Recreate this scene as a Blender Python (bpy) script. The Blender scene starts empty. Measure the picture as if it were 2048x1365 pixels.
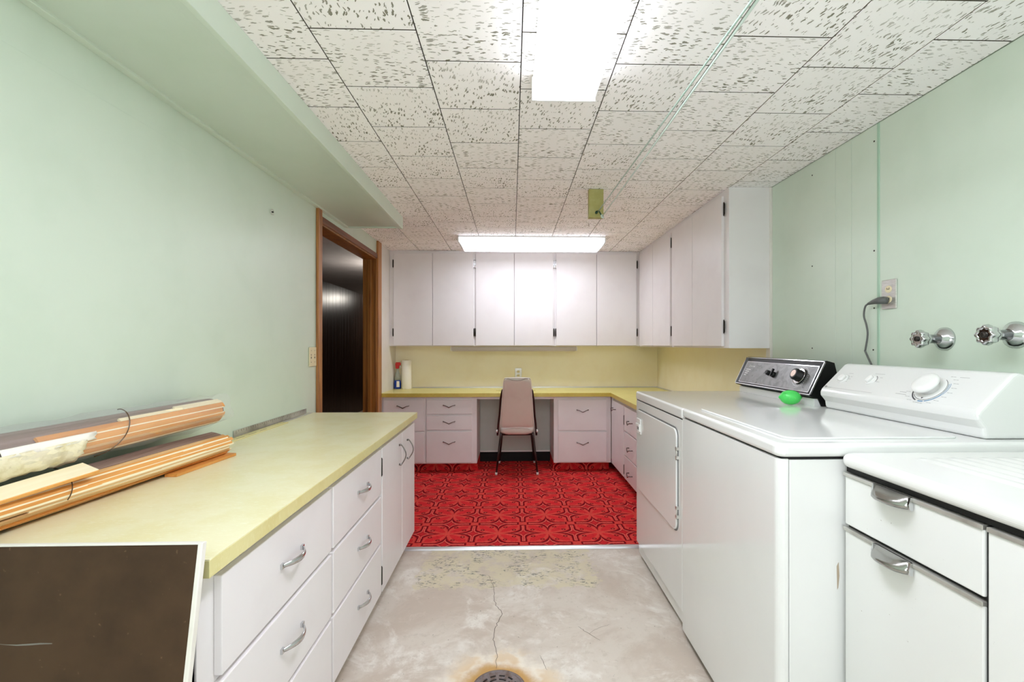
import bpy, bmesh, math, random
from mathutils import Vector, Matrix
random.seed(7)
R = math.radians
C = bpy.context.scene.collection
scn = bpy.context.scene

# ------------------------------------------------------------ camera, world, exposure
CAM_H, CEIL = 1.17, 2.07
cd = bpy.data.cameras.new('camera')
cam = bpy.data.objects.new('camera', cd); C.objects.link(cam)
cam.location = (0, 0, CAM_H)
cam.rotation_euler = (R(90), 0, -0.028)
F = 947.0
cd.sensor_width = 36; cd.lens = 36 * F / 2048
cd.shift_x = -(F * math.tan(.028)) / 2048
cd.shift_y = 7.5 / 2048
cd.clip_start = .02
scn.camera = cam
w = bpy.data.worlds.new('world'); scn.world = w; w.use_nodes = True
w.node_tree.nodes['Background'].inputs[0].default_value = (1, 1, 1, 1)
w.node_tree.nodes['Background'].inputs[1].default_value = .05
LAMP = 8.0           # radiance of the fluorescent lenses
scn.view_settings.view_transform = 'Standard'
scn.view_settings.look = 'None'
scn.view_settings.gamma = 1
scn.view_settings.use_curve_mapping = False
scn.view_settings.exposure = 1.28
# added fill light behind the camera, aimed up to brighten the ceiling
fd = bpy.data.lights.new('added_ceiling_fill', 'AREA'); fd.shape = 'DISK'; fd.size = .9; fd.energy = 6.5; fd.color = (.93, .95, 1.)
fo = bpy.data.objects.new('added_ceiling_fill', fd); C.objects.link(fo); fo.location = (.15, -.6, .85); fo.rotation_euler = (R(180 - 38), 0, 0)
scn.cycles.max_bounces = 10
scn.cycles.diffuse_bounces = 8
scn.cycles.sample_clamp_indirect = 6

# ------------------------------------------------------------ material helpers
def lin(c):
    return tuple(((v / 255) / 12.92 if v / 255 <= .04045 else ((v / 255 + .055) / 1.055) ** 2.4) for v in c) + (1,)

class S:                                   # tiny node-math wrapper
    def __init__(s, nt, k): s.nt, s.k = nt, k
    def _m(s, op, b=None, c=None):
        n = s.nt.nodes.new('ShaderNodeMath'); n.operation = op
        for i, q in enumerate((s, b, c)):
            if q is None: continue
            if isinstance(q, S): s.nt.links.new(q.k, n.inputs[i])
            else: n.inputs[i].default_value = q
        return S(s.nt, n.outputs[0])
    def __add__(s, b): return s._m('ADD', b)
    def __sub__(s, b): return s._m('SUBTRACT', b)
    def __mul__(s, b): return s._m('MULTIPLY', b)
    def __truediv__(s, b): return s._m('DIVIDE', b)
    def abs(s): return s._m('ABSOLUTE')
    def sqrt(s): return s._m('SQRT')
    def fract(s): return s._m('FRACT')
    def min(s, b): return s._m('MINIMUM', b)
    def max(s, b): return s._m('MAXIMUM', b)
    def ramp(s, a, b, lo=0., hi=1.):       # smooth map a..b -> lo..hi
        n = s.nt.nodes.new('ShaderNodeMapRange'); n.interpolation_type = 'SMOOTHSTEP'
        s.nt.links.new(s.k, n.inputs[0])
        n.inputs[1].default_value, n.inputs[2].default_value = a, b
        n.inputs[3].default_value, n.inputs[4].default_value = lo, hi
        return S(s.nt, n.outputs[0])

class M:                                   # material under construction
    def __init__(s, name, col, rough=.5, metal=0., spec=.5):
        s.m = bpy.data.materials.new(name); s.m.use_nodes = True
        s.nt = s.m.node_tree; s.b = s.nt.nodes['Principled BSDF']
        s.b.inputs['Base Color'].default_value = lin(col)
        s.b.inputs['Roughness'].default_value = rough
        s.b.inputs['Metallic'].default_value = metal
        s.b.inputs['Specular IOR Level'].default_value = spec
        s.col = None; s.base = lin(col)
    def coord(s, kind='Object', scale=(1, 1, 1), rot=(0, 0, 0), loc=(0, 0, 0)):
        t = s.nt.nodes.new('ShaderNodeTexCoord'); mp = s.nt.nodes.new('ShaderNodeMapping')
        s.nt.links.new(t.outputs[kind], mp.inputs[0])
        mp.inputs['Scale'].default_value = scale; mp.inputs['Rotation'].default_value = rot; mp.inputs['Location'].default_value = loc
        return mp.outputs[0]
    def pos(s):
        g = s.nt.nodes.new('ShaderNodeNewGeometry'); x = s.nt.nodes.new('ShaderNodeSeparateXYZ')
        s.nt.links.new(g.outputs['Position'], x.inputs[0])
        return [S(s.nt, x.outputs[i]) for i in range(3)]
    def noise(s, vec, scale, detail=3, rough=.55, dist=0):
        n = s.nt.nodes.new('ShaderNodeTexNoise')
        if vec is not None: s.nt.links.new(vec, n.inputs['Vector'])
        n.inputs['Scale'].default_value = scale; n.inputs['Detail'].default_value = detail
        n.inputs['Roughness'].default_value = rough; n.inputs['Distortion'].default_value = dist
        return S(s.nt, n.outputs[0])
    def mix(s, fac, col, blend='MIX'):     # layer col over the current colour by fac
        n = s.nt.nodes.new('ShaderNodeMix'); n.data_type = 'RGBA'; n.blend_type = blend
        if s.col is None: n.inputs[6].default_value = s.base
        else: s.nt.links.new(s.col, n.inputs[6])
        n.inputs[7].default_value = lin(col)
        if isinstance(fac, S): s.nt.links.new(fac.k, n.inputs[0])
        else: n.inputs[0].default_value = fac
        s.col = n.outputs[2]; s.nt.links.new(s.col, s.b.inputs['Base Color'])
        return s
    def bump(s, h, strength=.3, dist=.002):
        n = s.nt.nodes.new('ShaderNodeBump'); n.inputs['Strength'].default_value = strength; n.inputs['Distance'].default_value = dist
        s.nt.links.new(h.k, n.inputs['Height']); s.nt.links.new(n.outputs[0], s.b.inputs['Normal'])
        return s

def paint(name, col, col2, rough, bump=.08, nscale=4, spec=.5):
    m = M(name, col, rough, spec=spec)
    v = m.coord('Object')
    m.mix(m.noise(v, nscale, 4).ramp(.42, .72), col2)
    m.bump(m.noise(v, 90, 2), bump, .001)
    return m.m

mint = paint('mint_wall_paint', (209, 222, 207), (204, 218, 202), .38, .05)
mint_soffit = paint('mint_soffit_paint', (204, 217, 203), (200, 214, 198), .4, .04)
white_paint = paint('white_cabinet_paint', (230, 226, 227), (226, 221, 222), .42, .06)
white_wall = paint('white_wall_paint', (228, 224, 218), (222, 217, 208), .45)
yellow_wall = paint('yellow_wall_paint', (242, 234, 208), (238, 228, 198), .5)
kneehole = paint('pale_green_kneehole_paint', (196, 204, 198), (186, 196, 188), .5)
appliance = paint('white_appliance_enamel', (230, 231, 230), (228, 229, 228), .1, 0.0)
enamel = paint('white_porcelain_enamel', (226, 226, 224), (222, 222, 220), .14, 0.0)
plastic_white = M('white_plastic', (235, 235, 234), .3).m
sinkmat = M('white_sink_cabinet_enamel', (226, 227, 225), .22)
_v = sinkmat.coord('Object')
sinkmat.mix(sinkmat.noise(_v, 70, 2, .6).ramp(.74, .78), (170, 165, 155)); sinkmat = sinkmat.m
chrome = M('chrome', (205, 206, 208), .12, 1.0).m
steel = M('brushed_steel', (222, 220, 216), .38, .75)
_v = steel.coord('Object', (4, 60, 4)); steel.mix(steel.noise(_v, 8, 3).ramp(.3, .7), (196, 194, 190)); steel = steel.m
worn_steel = M('worn_steel_fascia', (132, 132, 131), .36, .6)
_v = worn_steel.coord('Object'); worn_steel.mix(worn_steel.noise(_v, 14, 6, .65, 1.5).ramp(.4, .68), (108, 108, 107))
worn_steel.mix(worn_steel.noise(_v, 60, 2, .5).ramp(.68, .75), (70, 70, 70)); worn_steel = worn_steel.m
strip_steel = M('dull_steel_strip', (196, 194, 188), .35, .6)
_v = strip_steel.coord('Object'); strip_steel.mix(strip_steel.noise(_v, 8, 4).ramp(.4, .8), (128, 122, 112)); strip_steel = strip_steel.m
dark_chrome = M('darker_chrome', (128, 122, 120), .22, 1.0).m  # one darker even tone than the other chrome
dark_metal = M('dark_hinge_metal', (60, 56, 52), .4, .8).m
black = M('black_plastic', (14, 14, 14), .4, spec=.3).m
shade_and_part_black = M('black_shade_and_parts', (10, 10, 10), .7).m  # flat black: painted-in gap shade, also feet, seams and ruler marks
brown_metal = M('dark_brown_metal', (52, 34, 30), .35, .3).m
vinyl = paint('cream_chair_vinyl', (218, 212, 202), (212, 204, 194), .42, .15, 6)
vinyl_piping = M('white_vinyl_piping', (240, 236, 230), .4).m
green_plastic = M('bright_green_plastic', (84, 222, 104), .35).m
cream_plastic = M('cream_plastic', (226, 214, 178), .4).m
slot_dark = M('dark_slot', (40, 32, 20), .6).m
cord_grey = M('grey_cord_vinyl', (92, 94, 92), .45).m
cord_green = M('green_clothesline_vinyl', (165, 190, 178), .35).m
cord_clear = M('pale_clothesline_vinyl', (205, 222, 214), .25).m
dark_green = M('dark_green_metal', (28, 70, 48), .4).m
olive_wood = M('olive_painted_wood', (166, 160, 96), .6)
_v = olive_wood.coord('Object'); olive_wood.mix(olive_wood.noise(_v, 25, 4).ramp(.4, .7), (178, 174, 116)); olive_wood = olive_wood.m
paper = M('white_paper', (242, 238, 228), .85)
_v = paper.coord('Object'); paper.bump(paper.noise(_v, 60, 3), .3, .002); paper = paper.m
torn_paper = M('cream_torn_paper', (236, 228, 200), .8)
_v = torn_paper.coord('Object'); torn_paper.mix(torn_paper.noise(_v, 30, 4).ramp(.45, .7), (214, 202, 162)); torn_paper.bump(torn_paper.noise(_v, 22, 4), .7, .01); torn_paper = torn_paper.m
string_mat = M('brown_string', (92, 68, 42), .8).m
red_plastic = M('red_plastic', (200, 32, 28), .35).m
blue_liquid = M('blue_liquid', (18, 62, 165), .15).m
clear_bottle = M('clear_bottle_plastic', (205, 210, 200), .15)
clear_bottle.b.inputs['Transmission Weight'].default_value = .6; clear_bottle = clear_bottle.m
alu = M('aluminium_edge', (214, 214, 218), .3, .7).m
blue_print = M('blue_dial_print', (96, 140, 178), .5).m
dark_print = M('dark_dial_print', (70, 70, 72), .5).m
grey_print = M('grey_label_print', (176, 176, 176), .5).m
white_print = M('white_label_print', (235, 235, 235), .5).m
rust_iron = M('drain_iron', (126, 116, 116), .6, .3)
_v = rust_iron.coord('Object'); rust_iron.mix(rust_iron.noise(_v, 50, 4).ramp(.4, .7), (104, 84, 74)); rust_iron = rust_iron.m

def wood(name, a, b, rough, axis_scale, spec=.5, streak=30):
    m = M(name, a, rough, spec=spec)
    v = m.coord('Object', axis_scale)
    m.mix(m.noise(v, streak, 5, .6, .6).ramp(.35, .68), b)
    return m.m
casing_wood = wood('casing_oak', (184, 126, 70), (134, 82, 40), .4, (1, 1, .05))
jamb_wood = wood('jamb_wood', (156, 102, 42), (116, 70, 24), .38, (1, 1, .05))
header_wood = wood('header_wood', (140, 84, 52), (104, 58, 36), .38, (1, .05, 1))
panel_wood = wood('dark_wall_panelling', (62, 44, 34), (42, 28, 22), .3, (1, 1, .04))
veneer_or = wood('orange_brown_veneer', (228, 164, 88), (206, 138, 64), .55, (1, .06, 1))
veneer_tan = wood('tan_veneer', (222, 184, 132), (196, 150, 98), .55, (1, .06, 1))
veneer_cream = wood('cream_veneer_backing', (244, 234, 204), (238, 224, 186), .65, (1, .05, 1))
veneer_grey = wood('grey_brown_veneer_face', (150, 128, 118), (120, 96, 84), .5, (1, .04, 1), streak=60)
yard_wood = wood('yardstick_wood', (226, 216, 160), (206, 192, 128), .5, (1, .04, 1))

film = M('clear_plastic_film', (225, 218, 224), .18)
film.b.inputs['Alpha'].default_value = .15
_v = film.coord('Object'); film.bump(film.noise(_v, 18, 4, .6, 1.), .9, .02); film = film.m

def laminate(name, a, b, c):
    m = M(name, a, .3)
    v = m.coord('Object', (1, 1, 1)); v2 = m.coord('Object', (14, 45, 14))
    m.mix(m.noise(v, 9, 5, .6).ramp(.4, .65), b)
    m.mix(m.noise(v2, 4, 4, .7, .5).ramp(.52, .72), c)
    return m.m
top_yellow = laminate('pale_yellow_laminate', (235, 229, 192), (230, 222, 176), (240, 237, 208))
edge_yellow = laminate('yellow_laminate_edge', (220, 212, 154), (214, 204, 142), (224, 218, 170))
desk_yellow = laminate('yellow_desk_laminate', (230, 220, 138), (224, 214, 128), (234, 226, 150))
desk_edge = laminate('mustard_desk_edge', (204, 184, 86), (196, 176, 78), (210, 192, 96))

board = M('brown_hardboard', (76, 56, 40), .5, spec=.2)
_v = board.coord('Object'); board.mix(board.noise(_v, 5, 5, .6).ramp(.35, .7), (58, 42, 30)); board.mix(board.noise(_v, 60, 3).ramp(.66, .74), (104, 80, 62))
board.mix(board.noise(board.coord('Object', (1.2, 1, 30), (0, .03, 0), (.3, 0, .9)), 1.5, 4).ramp(.69, .73, 0, .5), (150, 150, 140)); board = board.m

# ceiling tile with fissures; Object Info random turns and shifts each tile's pattern
tile = M('fissured_acoustic_tile', (252, 250, 250), .8, spec=.2)
nt = tile.nt
oi = nt.nodes.new('ShaderNodeObjectInfo'); rnd = S(nt, oi.outputs['Random'])
tc = nt.nodes.new('ShaderNodeTexCoord')
off = nt.nodes.new('ShaderNodeCombineXYZ')
nt.links.new((rnd * 37.).k, off.inputs[0]); nt.links.new((rnd * 61.).k, off.inputs[1])
rot = nt.nodes.new('ShaderNodeVectorRotate'); rot.rotation_type = 'Z_AXIS'
nt.links.new(tc.outputs['Object'], rot.inputs['Vector'])
nt.links.new((rnd * 9.).fract().ramp(.45, .55, 0, 1.35).k, rot.inputs['Angle'])
add = nt.nodes.new('ShaderNodeVectorMath'); add.operation = 'ADD'
nt.links.new(rot.outputs[0], add.inputs[0]); nt.links.new(off.outputs[0], add.inputs[1])
wob = nt.nodes.new('ShaderNodeTexNoise'); wob.inputs['Scale'].default_value = 38; wob.inputs['Detail'].default_value = 2
nt.links.new(add.outputs[0], wob.inputs['Vector'])
wv = nt.nodes.new('ShaderNodeVectorMath'); wv.operation = 'SCALE'; wv.inputs['Scale'].default_value = .024
nt.links.new(wob.outputs['Color'], wv.inputs[0])
add2 = nt.nodes.new('ShaderNodeVectorMath'); add2.operation = 'ADD'
nt.links.new(add.outputs[0], add2.inputs[0]); nt.links.new(wv.outputs[0], add2.inputs[1])
mp = nt.nodes.new('ShaderNodeMapping'); mp.inputs['Scale'].default_value = (27, 104, 0)
nt.links.new(add2.outputs[0], mp.inputs[0])
vo = nt.nodes.new('ShaderNodeTexVoronoi'); vo.inputs['Scale'].default_value = 1; vo.voronoi_dimensions = '2D'
vo.inputs['Randomness'].default_value = 1
nt.links.new(mp.outputs[0], vo.inputs['Vector'])
cl = tile.noise(add.outputs[0], 11, 3)
sp = nt.nodes.new('ShaderNodeSeparateColor'); nt.links.new(vo.outputs['Color'], sp.inputs[0])
keep = S(nt, sp.outputs[0])                           # random size of each fissure
thr = (cl.ramp(.34, .62, -.02, .15) + keep * .30 - .055)
fis = (thr - S(nt, vo.outputs['Distance'])).ramp(0, .05)
tile.mix(fis, (138, 136, 122))
tile.mix(tile.noise(tc.outputs['Object'], 3, 2).ramp(.4, .7, 0, .6), (247, 244, 243))
fine = tile.noise(add.outputs[0], 220, 2)
tile.bump(fine * .12 - fis, .5, .004)
tile = tile.m

# concrete slab
conc = M('worn_concrete', (211, 202, 191), .55, spec=.35)
_v = conc.coord('Object')
X, Y, Z = conc.pos()
conc.mix(conc.noise(_v, 1.9, 7, .68, .5).ramp(.42, .6), (196, 183, 170))
conc.mix(conc.noise(_v, 3.4, 7, .7, .6).ramp(.5, .66), (228, 223, 215))
conc.mix(conc.noise(_v, 30, 5, .7).ramp(.54, .66, 0, .5), (190, 180, 168))
conc.mix(conc.noise(conc.coord('Object', (3, 90, 1), (0, 0, .7)), 1.5, 4, .7).ramp(.66, .69, 0, .5), (236, 232, 226))
conc.mix(conc.noise(_v, 11, 5, .65, .5).ramp(.56, .72), (206, 194, 182))
conc.mix(conc.noise(_v, 90, 2).ramp(.71, .76), (130, 122, 112))
wn = conc.noise(_v, 9, 5, .65)
rr = ((X + .045) * (X + .045) + (Y - 1.607) * (Y - 1.607)).sqrt()
conc.mix((rr + wn * .16).ramp(.24, .33, 1, 0) * conc.noise(_v, 14, 4, .7).ramp(.3, .55, .4, .95), (236, 228, 214))
conc.mix((rr + wn * .09 - .02).ramp(.13, .185, 1, 0) * .95, (190, 146, 78))
conc.mix((rr + wn * .10).ramp(.20, .30, 1, 0) * conc.noise(_v, 7, 3).ramp(.5, .6, 0, .55), (206, 168, 110))
# old tile adhesive by the carpet edge
e = conc.noise(_v, 16, 4)
inside = ((X + e * .08 + .50).ramp(0, .015) * (X - e * .08 - .34).ramp(.015, 0, 0, 1)) if False else None
mx = (X + e * .16 - .06).abs() + (conc.noise(_v, 60, 3) - .5) * .05
box = mx.ramp(.44, .455, 1, 0) * (Y + e * .16 + (conc.noise(_v, 50, 3) - .5) * .05).ramp(2.35, 2.38, 0, 1)
conc.mix(box * conc.noise(_v, 12, 5, .7).ramp(.38, .56, .15, .85), (214, 205, 176))
sc = conc.noise(conc.coord('Object', (26, 60, 1), (0, 0, .5)), 1.3, 5, .75, .8)
conc.mix(box * sc.ramp(.53, .59) * conc.noise(_v, 7, 4).ramp(.44, .54), (120, 120, 110))
conc.bump(conc.noise(_v, 26, 6, .7), .12, .004)
concrete = conc.m

# carpet, pattern period .31 m
cp = M('red_patterned_carpet', (228, 50, 54), .95, spec=.1)
X, Y, Z = cp.pos()
P = .311
nz = cp.noise(cp.coord('Object'), 60, 2)
u = (((X - .07) / P + 20.5 + nz * .03 - .015).fract() - .5); v = (((Y + Z * 1.0 - 2.925) / P + 20.5 + nz * .03 - .015).fract() - .5)
u2 = (((X - .07) / P + 20.0 + nz * .03 - .015).fract() - .5); v2 = (((Y + Z * 1.0 - 2.925) / P + 20.0 + nz * .03 - .015).fract() - .5)
def star(ax, ay):
    st = (ax.sqrt() * 1.62 + ay.sqrt() * 1.62 - 1.) * .16
    arm = (ax - .048).max(ay - .40)
    return st.min(arm)
ax, ay, bx, by = u.abs(), v.abs(), u2.abs(), v2.abs()
dA = star(ax, ay); dB = star(by, bx)
d = dA.min(dB)
blob = (bx / 1.25 + ay).ramp(.10, .15, 1, 0)          # light blobs between stars, beside A
cp.mix(d.ramp(-.01, .01, .5, 0), (206, 40, 46))
cp.mix(blob * .6, (240, 72, 64))
cp.mix((d - .045).abs().ramp(.010, .028, .75, 0), (232, 88, 76))
cp.mix((d).abs().ramp(.011, .022, .95, 0), (112, 8, 20))
cp.mix((d + .030).abs().ramp(.006, .014, .7, 0), (250, 128, 112))
cp.mix((ax / 1.3 + ay - .085).abs().ramp(.006, .014, .7, 0), (120, 10, 22))
cp.mix((bx + by / 1.3 - .085).abs().ramp(.006, .014, .7, 0), (120, 10, 22))
r1 = ((ax - .185) * (ax - .185) + (ay - .165) * (ay - .165)).sqrt()
r2 = ((bx - .14) * (bx - .14) + (by - .19) * (by - .19)).sqrt()
cp.mix((r1.min(r2) - .032).abs().ramp(.008, .02, .85, 0), (98, 14, 22))
cp.mix(r1.ramp(.006, .014, .8, 0), (236, 130, 116))
cp.mix(cp.noise(cp.coord('Object', (1, 2.2, 1)), 70, 4, .7).ramp(.5, .66, 0, .45), (150, 16, 28))
cp.mix(cp.noise(cp.coord('Object'), 420, 2).ramp(.35, .7, 0, .3), (120, 12, 22))
cp.bump(cp.noise(cp.coord('Object'), 500, 2) * .5 + d.abs().ramp(0, .03), .5, .004)
carpet_mat = cp.m

def emitter(name, col, strength):
    m = bpy.data.materials.new(name); m.use_nodes = True
    b = m.node_tree.nodes['Principled BSDF']
    b.inputs['Base Color'].default_value = (.9, .9, .9, 1)
    b.inputs['Emission Color'].default_value = lin(col); b.inputs['Emission Strength'].default_value = strength
    return m
lens_mat = emitter('lit_fluorescent_lens', (238, 241, 252), LAMP * .85)
lens_mat1 = emitter('lit_fluorescent_lens_front', (238, 241, 252), LAMP * 1.3)
lens_mat3 = emitter('added_rear_fill_lens', (238, 241, 252), LAMP * .6)  # for the two added fixtures behind the camera
lens_side = emitter('lit_lens_side', (238, 241, 252), 1.7)
lens_side2 = emitter('lit_lens_side_back', (238, 241, 252), 1.3)

# ------------------------------------------------------------ geometry helpers
class MB:
    def __init__(s): s.bm = bmesh.new()
    def box(s, x0, x1, y0, y1, z0, z1):
        v = [s.bm.verts.new((x, y, z)) for z in (z0, z1) for x, y in ((x0, y0), (x1, y0), (x1, y1), (x0, y1))]
        for f in ((3, 2, 1, 0), (4, 5, 6, 7), (0, 1, 5, 4), (1, 2, 6, 5), (2, 3, 7, 6), (3, 0, 4, 7)):
            s.bm.faces.new([v[i] for i in f])
        return s
    def prism(s, poly, axis, a, b):        # poly in the two other axes (order x,y,z), extruded a..b along axis
        def P3(p, t):
            return {'x': (t, p[0], p[1]), 'y': (p[0], t, p[1]), 'z': (p[0], p[1], t)}[axis]
        A = [s.bm.verts.new(P3(p, a)) for p in poly]; B = [s.bm.verts.new(P3(p, b)) for p in poly]
        n = len(poly)
        s.bm.faces.new(A); s.bm.faces.new(list(reversed(B)))
        for i in range(n): s.bm.faces.new([A[i], B[i], B[(i + 1) % n], A[(i + 1) % n]])
        return s
    def tube(s, pts, r, n=10, closed=False):
        pts = [Vector(p) for p in pts]; rings = []
        rs = r if isinstance(r, (list, tuple)) else [r] * len(pts)
        up = None
        for i, p in enumerate(pts):
            if closed: t = (pts[(i + 1) % len(pts)] - pts[i - 1]).normalized()
            else: t = (pts[min(i + 1, len(pts) - 1)] - pts[max(i - 1, 0)]).normalized()
            if up is None:
                up = Vector((0, 0, 1)) if abs(t.z) < .9 else Vector((1, 0, 0))
            a = t.cross(up)
            if a.length < 1e-5: a = t.cross(Vector((0, 1, 0)))
            a.normalize(); b = a.cross(t).normalized(); up = b
            rings.append([s.bm.verts.new(p + (a * math.cos(k * 2 * math.pi / n) + b * math.sin(k * 2 * math.pi / n)) * rs[i]) for k in range(n)])
        m = len(rings)
        for i in range(m if closed else m - 1):
            A, B = rings[i], rings[(i + 1) % m]
            for k in range(n):
                f = s.bm.faces.new([A[k], A[(k + 1) % n], B[(k + 1) % n], B[k]]); f.smooth = True
        if not closed:
            s.bm.faces.new(list(reversed(rings[0]))); s.bm.faces.new(rings[-1])
        return s
    def lathe(s, prof, n=28, sx=1, sy=1, lobes=0, amp=0):    # prof [(r,z)] about local z
        rings = []
        for r, z in prof:
            ring = []
            for k in range(n):
                a = k * 2 * math.pi / n
                q = r * (1 + amp * math.cos(lobes * a)) if lobes else r
                ring.append(s.bm.verts.new((q * math.cos(a) * sx, q * math.sin(a) * sy, z)))
            rings.append(ring)
        for A, B in zip(rings, rings[1:]):
            for k in range(n):
                f = s.bm.faces.new([A[k], A[(k + 1) % n], B[(k + 1) % n], B[k]]); f.smooth = True
        s.bm.faces.new(list(reversed(rings[0]))); s.bm.faces.new(rings[-1])
        return s
    def sheet(s, rows, thick=0):           # rows of points -> smooth surface
        V = [[s.bm.verts.new(p) for p in r] for r in rows]
        for A, B in zip(V, V[1:]):
            for k in range(len(A) - 1):
                f = s.bm.faces.new([A[k], A[k + 1], B[k + 1], B[k]]); f.smooth = True
        return s

WM = {}                                    # world matrices
def setp(o, parent, Mw):
    C.objects.link(o); WM[o] = Mw
    if parent is not None:
        o.parent = parent; o.matrix_basis = WM[parent].inverted() @ Mw
    else: o.matrix_basis = Mw
    return o
def build(name, mb, mat, parent=None, at=None, M=None, bev=0, seg=2, solid=0, label=None, smooth=False, keep_normals=False, subd=0):
    """verts are world coordinates unless M (a world matrix) is given, then local"""
    me = bpy.data.meshes.new(name)
    if not keep_normals: bmesh.ops.recalc_face_normals(mb.bm, faces=mb.bm.faces)
    if M is None:
        o0 = Vector(at) if at is not None else (WM[parent].translation if parent is not None else Vector((0, 0, 0)))
        bmesh.ops.translate(mb.bm, verts=mb.bm.verts, vec=-o0)
        M = Matrix.Translation(o0)
    if smooth:
        for f in mb.bm.faces: f.smooth = True
    mb.bm.to_mesh(me); mb.bm.free(); me.materials.append(mat)
    o = bpy.data.objects.new(name, me)
    if solid:
        q = o.modifiers.new('solidify', 'SOLIDIFY'); q.thickness = solid; q.offset = 0
    if subd:
        q = o.modifiers.new('subsurf', 'SUBSURF'); q.levels = q.render_levels = subd
    if bev:
        q = o.modifiers.new('bevel', 'BEVEL'); q.width = bev; q.segments = seg; q.limit_method = 'ANGLE'; q.angle_limit = R(35)
        q.harden_normals = False
    if label: o['label'] = label
    return setp(o, parent, M)
def thing(name, label, cat, loc=(0, 0, 0), group=None):
    o = bpy.data.objects.new(name, None); o.empty_display_size = .1
    o['label'] = label; o['category'] = cat
    if group: o['group'] = group
    return setp(o, None, Matrix.Translation(loc))
def tag(o, label, cat, group=None):
    o['label'] = label; o['category'] = cat
    if group: o['group'] = group
    return o
def struct(o): o['kind'] = 'structure'; return o
def inst(src, parent, Mw, name=None):      # copy sharing mesh, own place
    o = src.copy()
    return setp(o, parent, Mw)
def frame(o, x, y, z): # matrix from axes
    m = Matrix.Identity(4)
    for i, a in enumerate((x, y, z)): m.col[i][:3] = Vector(a)
    m.translation = Vector(o); return m
def T(x, y, z): return Matrix.Translation((x, y, z))
def rail(pts, n):                          # resample polyline smoothly
    out = []
    for i in range(n + 1):
        t = i / n * (len(pts) - 1); k = min(int(t), len(pts) - 2); f = t - k
        p = [Vector(pts[max(0, min(len(pts) - 1, k + j))]) for j in (-1, 0, 1, 2)]
        out.append(.5 * ((2 * p[1]) + (-p[0] + p[2]) * f + (2 * p[0] - 5 * p[1] + 4 * p[2] - p[3]) * f * f + (-p[0] + 3 * p[1] - 3 * p[2] + p[3]) * f ** 3))
    return out

# ------------------------------------------------------------ room shell
XL, XR, YB, YF = -1.17, 1.483, 4.79, -3.0
CY = 2.72                                  # carpet edge
fl = struct(build('floor', MB().box(XL, XR, YF, YB, -.06, 0), concrete, at=(0, 0, 0)))
# cracks
def ribbon(pts, w0, z=.0006):
    m = MB(); rows = []
    for i, p in enumerate(pts):
        a = Vector(pts[max(i - 1, 0)]); b = Vector(pts[min(i + 1, len(pts) - 1)]); t = (b - a).normalized(); n = Vector((-t.y, t.x))
        w = w0 * (.4 + .6 * math.sin(math.pi * (i + .5) / len(pts)))
        rows.append([(p[0] + n.x * w, p[1] + n.y * w, z), (p[0] - n.x * w, p[1] - n.y * w, z)])
    return m.sheet(rows)
crack_mat = M('dark_crack_line', (96, 86, 76), .9).m  # dark ribbon colour for the floor cracks
rnd_ = random.Random(3)
def crack(ctrl, n, w0, jit):
    pts = [(p.x + rnd_.uniform(-jit, jit), p.y + rnd_.uniform(-jit, jit)) for p in rail([(a, b, 0) for a, b in ctrl], n)]
    return ribbon(pts, w0)
build('crack', crack([(-.055, 1.71), (-.06, 1.80), (-.075, 1.9), (-.06, 2.0), (-.045, 2.06), (-.075, 2.14), (-.09, 2.28), (-.115, 2.4)], 46, .0013, .004), crack_mat, fl)
build('crack', crack([(.35, 1.86), (.30, 1.92), (.275, 1.96)], 12, .001, .003), crack_mat, fl)
build('crack', crack([(.31, 1.905), (.35, 1.94), (.41, 1.97)], 12, .0006, .003), crack_mat, fl)
build('crack', crack([(.125, 1.70), (.105, 1.78)], 8, .0008, .002), crack_mat, fl)

cpt = build('carpet', MB().box(XL + .001, XR - .001, CY, YB - .001, 0.0005, .010), carpet_mat, at=(0, CY, 0))
tag(cpt, 'red carpet with interlaced star pattern around the desk', 'carpet')
es = build('trim_1', MB().prism([(CY - .022, .0005), (CY - .018, .009), (CY - .006, .0125), (CY + .008, .0125), (CY + .008, .0102), (CY, .0102), (CY, .0005)], 'x', -.62, XR - .5), alu, at=(0, CY, 0), bev=.001)
struct(es); es['label'] = 'pale metal strip along the carpet edge'

# back wall
wb = struct(build('wall_back', MB().box(-1.3, XR + .1, YB, YB + .1, -.05, CEIL + .05), yellow_wall, at=(0, YB, 0)))
wrear = struct(build('wall_front', MB().box(-1.3, XR + .1, YF - .1, YF, -.05, CEIL + .05), mint, at=(0, YF, 0)))
# right wall: mint boards, battens, yellow end
wr = struct(build('wall_right', MB().box(XR + .004, XR + .1, YF, YB, -.05, CEIL + .05), mint, at=(XR, 0, 0)))
def rpanel(y0, y1, mat=mint, dx=0.0, z0=0.0):
    return build('wall_panel', MB().box(XR - dx, XR + .005, y0, y1, z0, CEIL - .001), mat, wr, bev=.0012)
rpanel(YF + .002, 1.872); rpanel(1.880, 2.026, dx=.001); rpanel(2.0275, 2.129, dx=.001); rpanel(2.1305, 2.655, dx=.001)
rpanel(2.70, YB - .002, yellow_wall)
build('batten', MB().box(XR - .0035, XR + .004, 1.869, 1.8805, 0, CEIL - .002), M('green_joint_strip', (168, 198, 176), .3).m, wr, bev=.0015)
build('batten', MB().box(XR - .014, XR + .004, 2.657, 2.70, .74, CEIL - .002), white_wall, wr, bev=.002, label='white corner batten at the cabinet end')
nail = None
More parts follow.
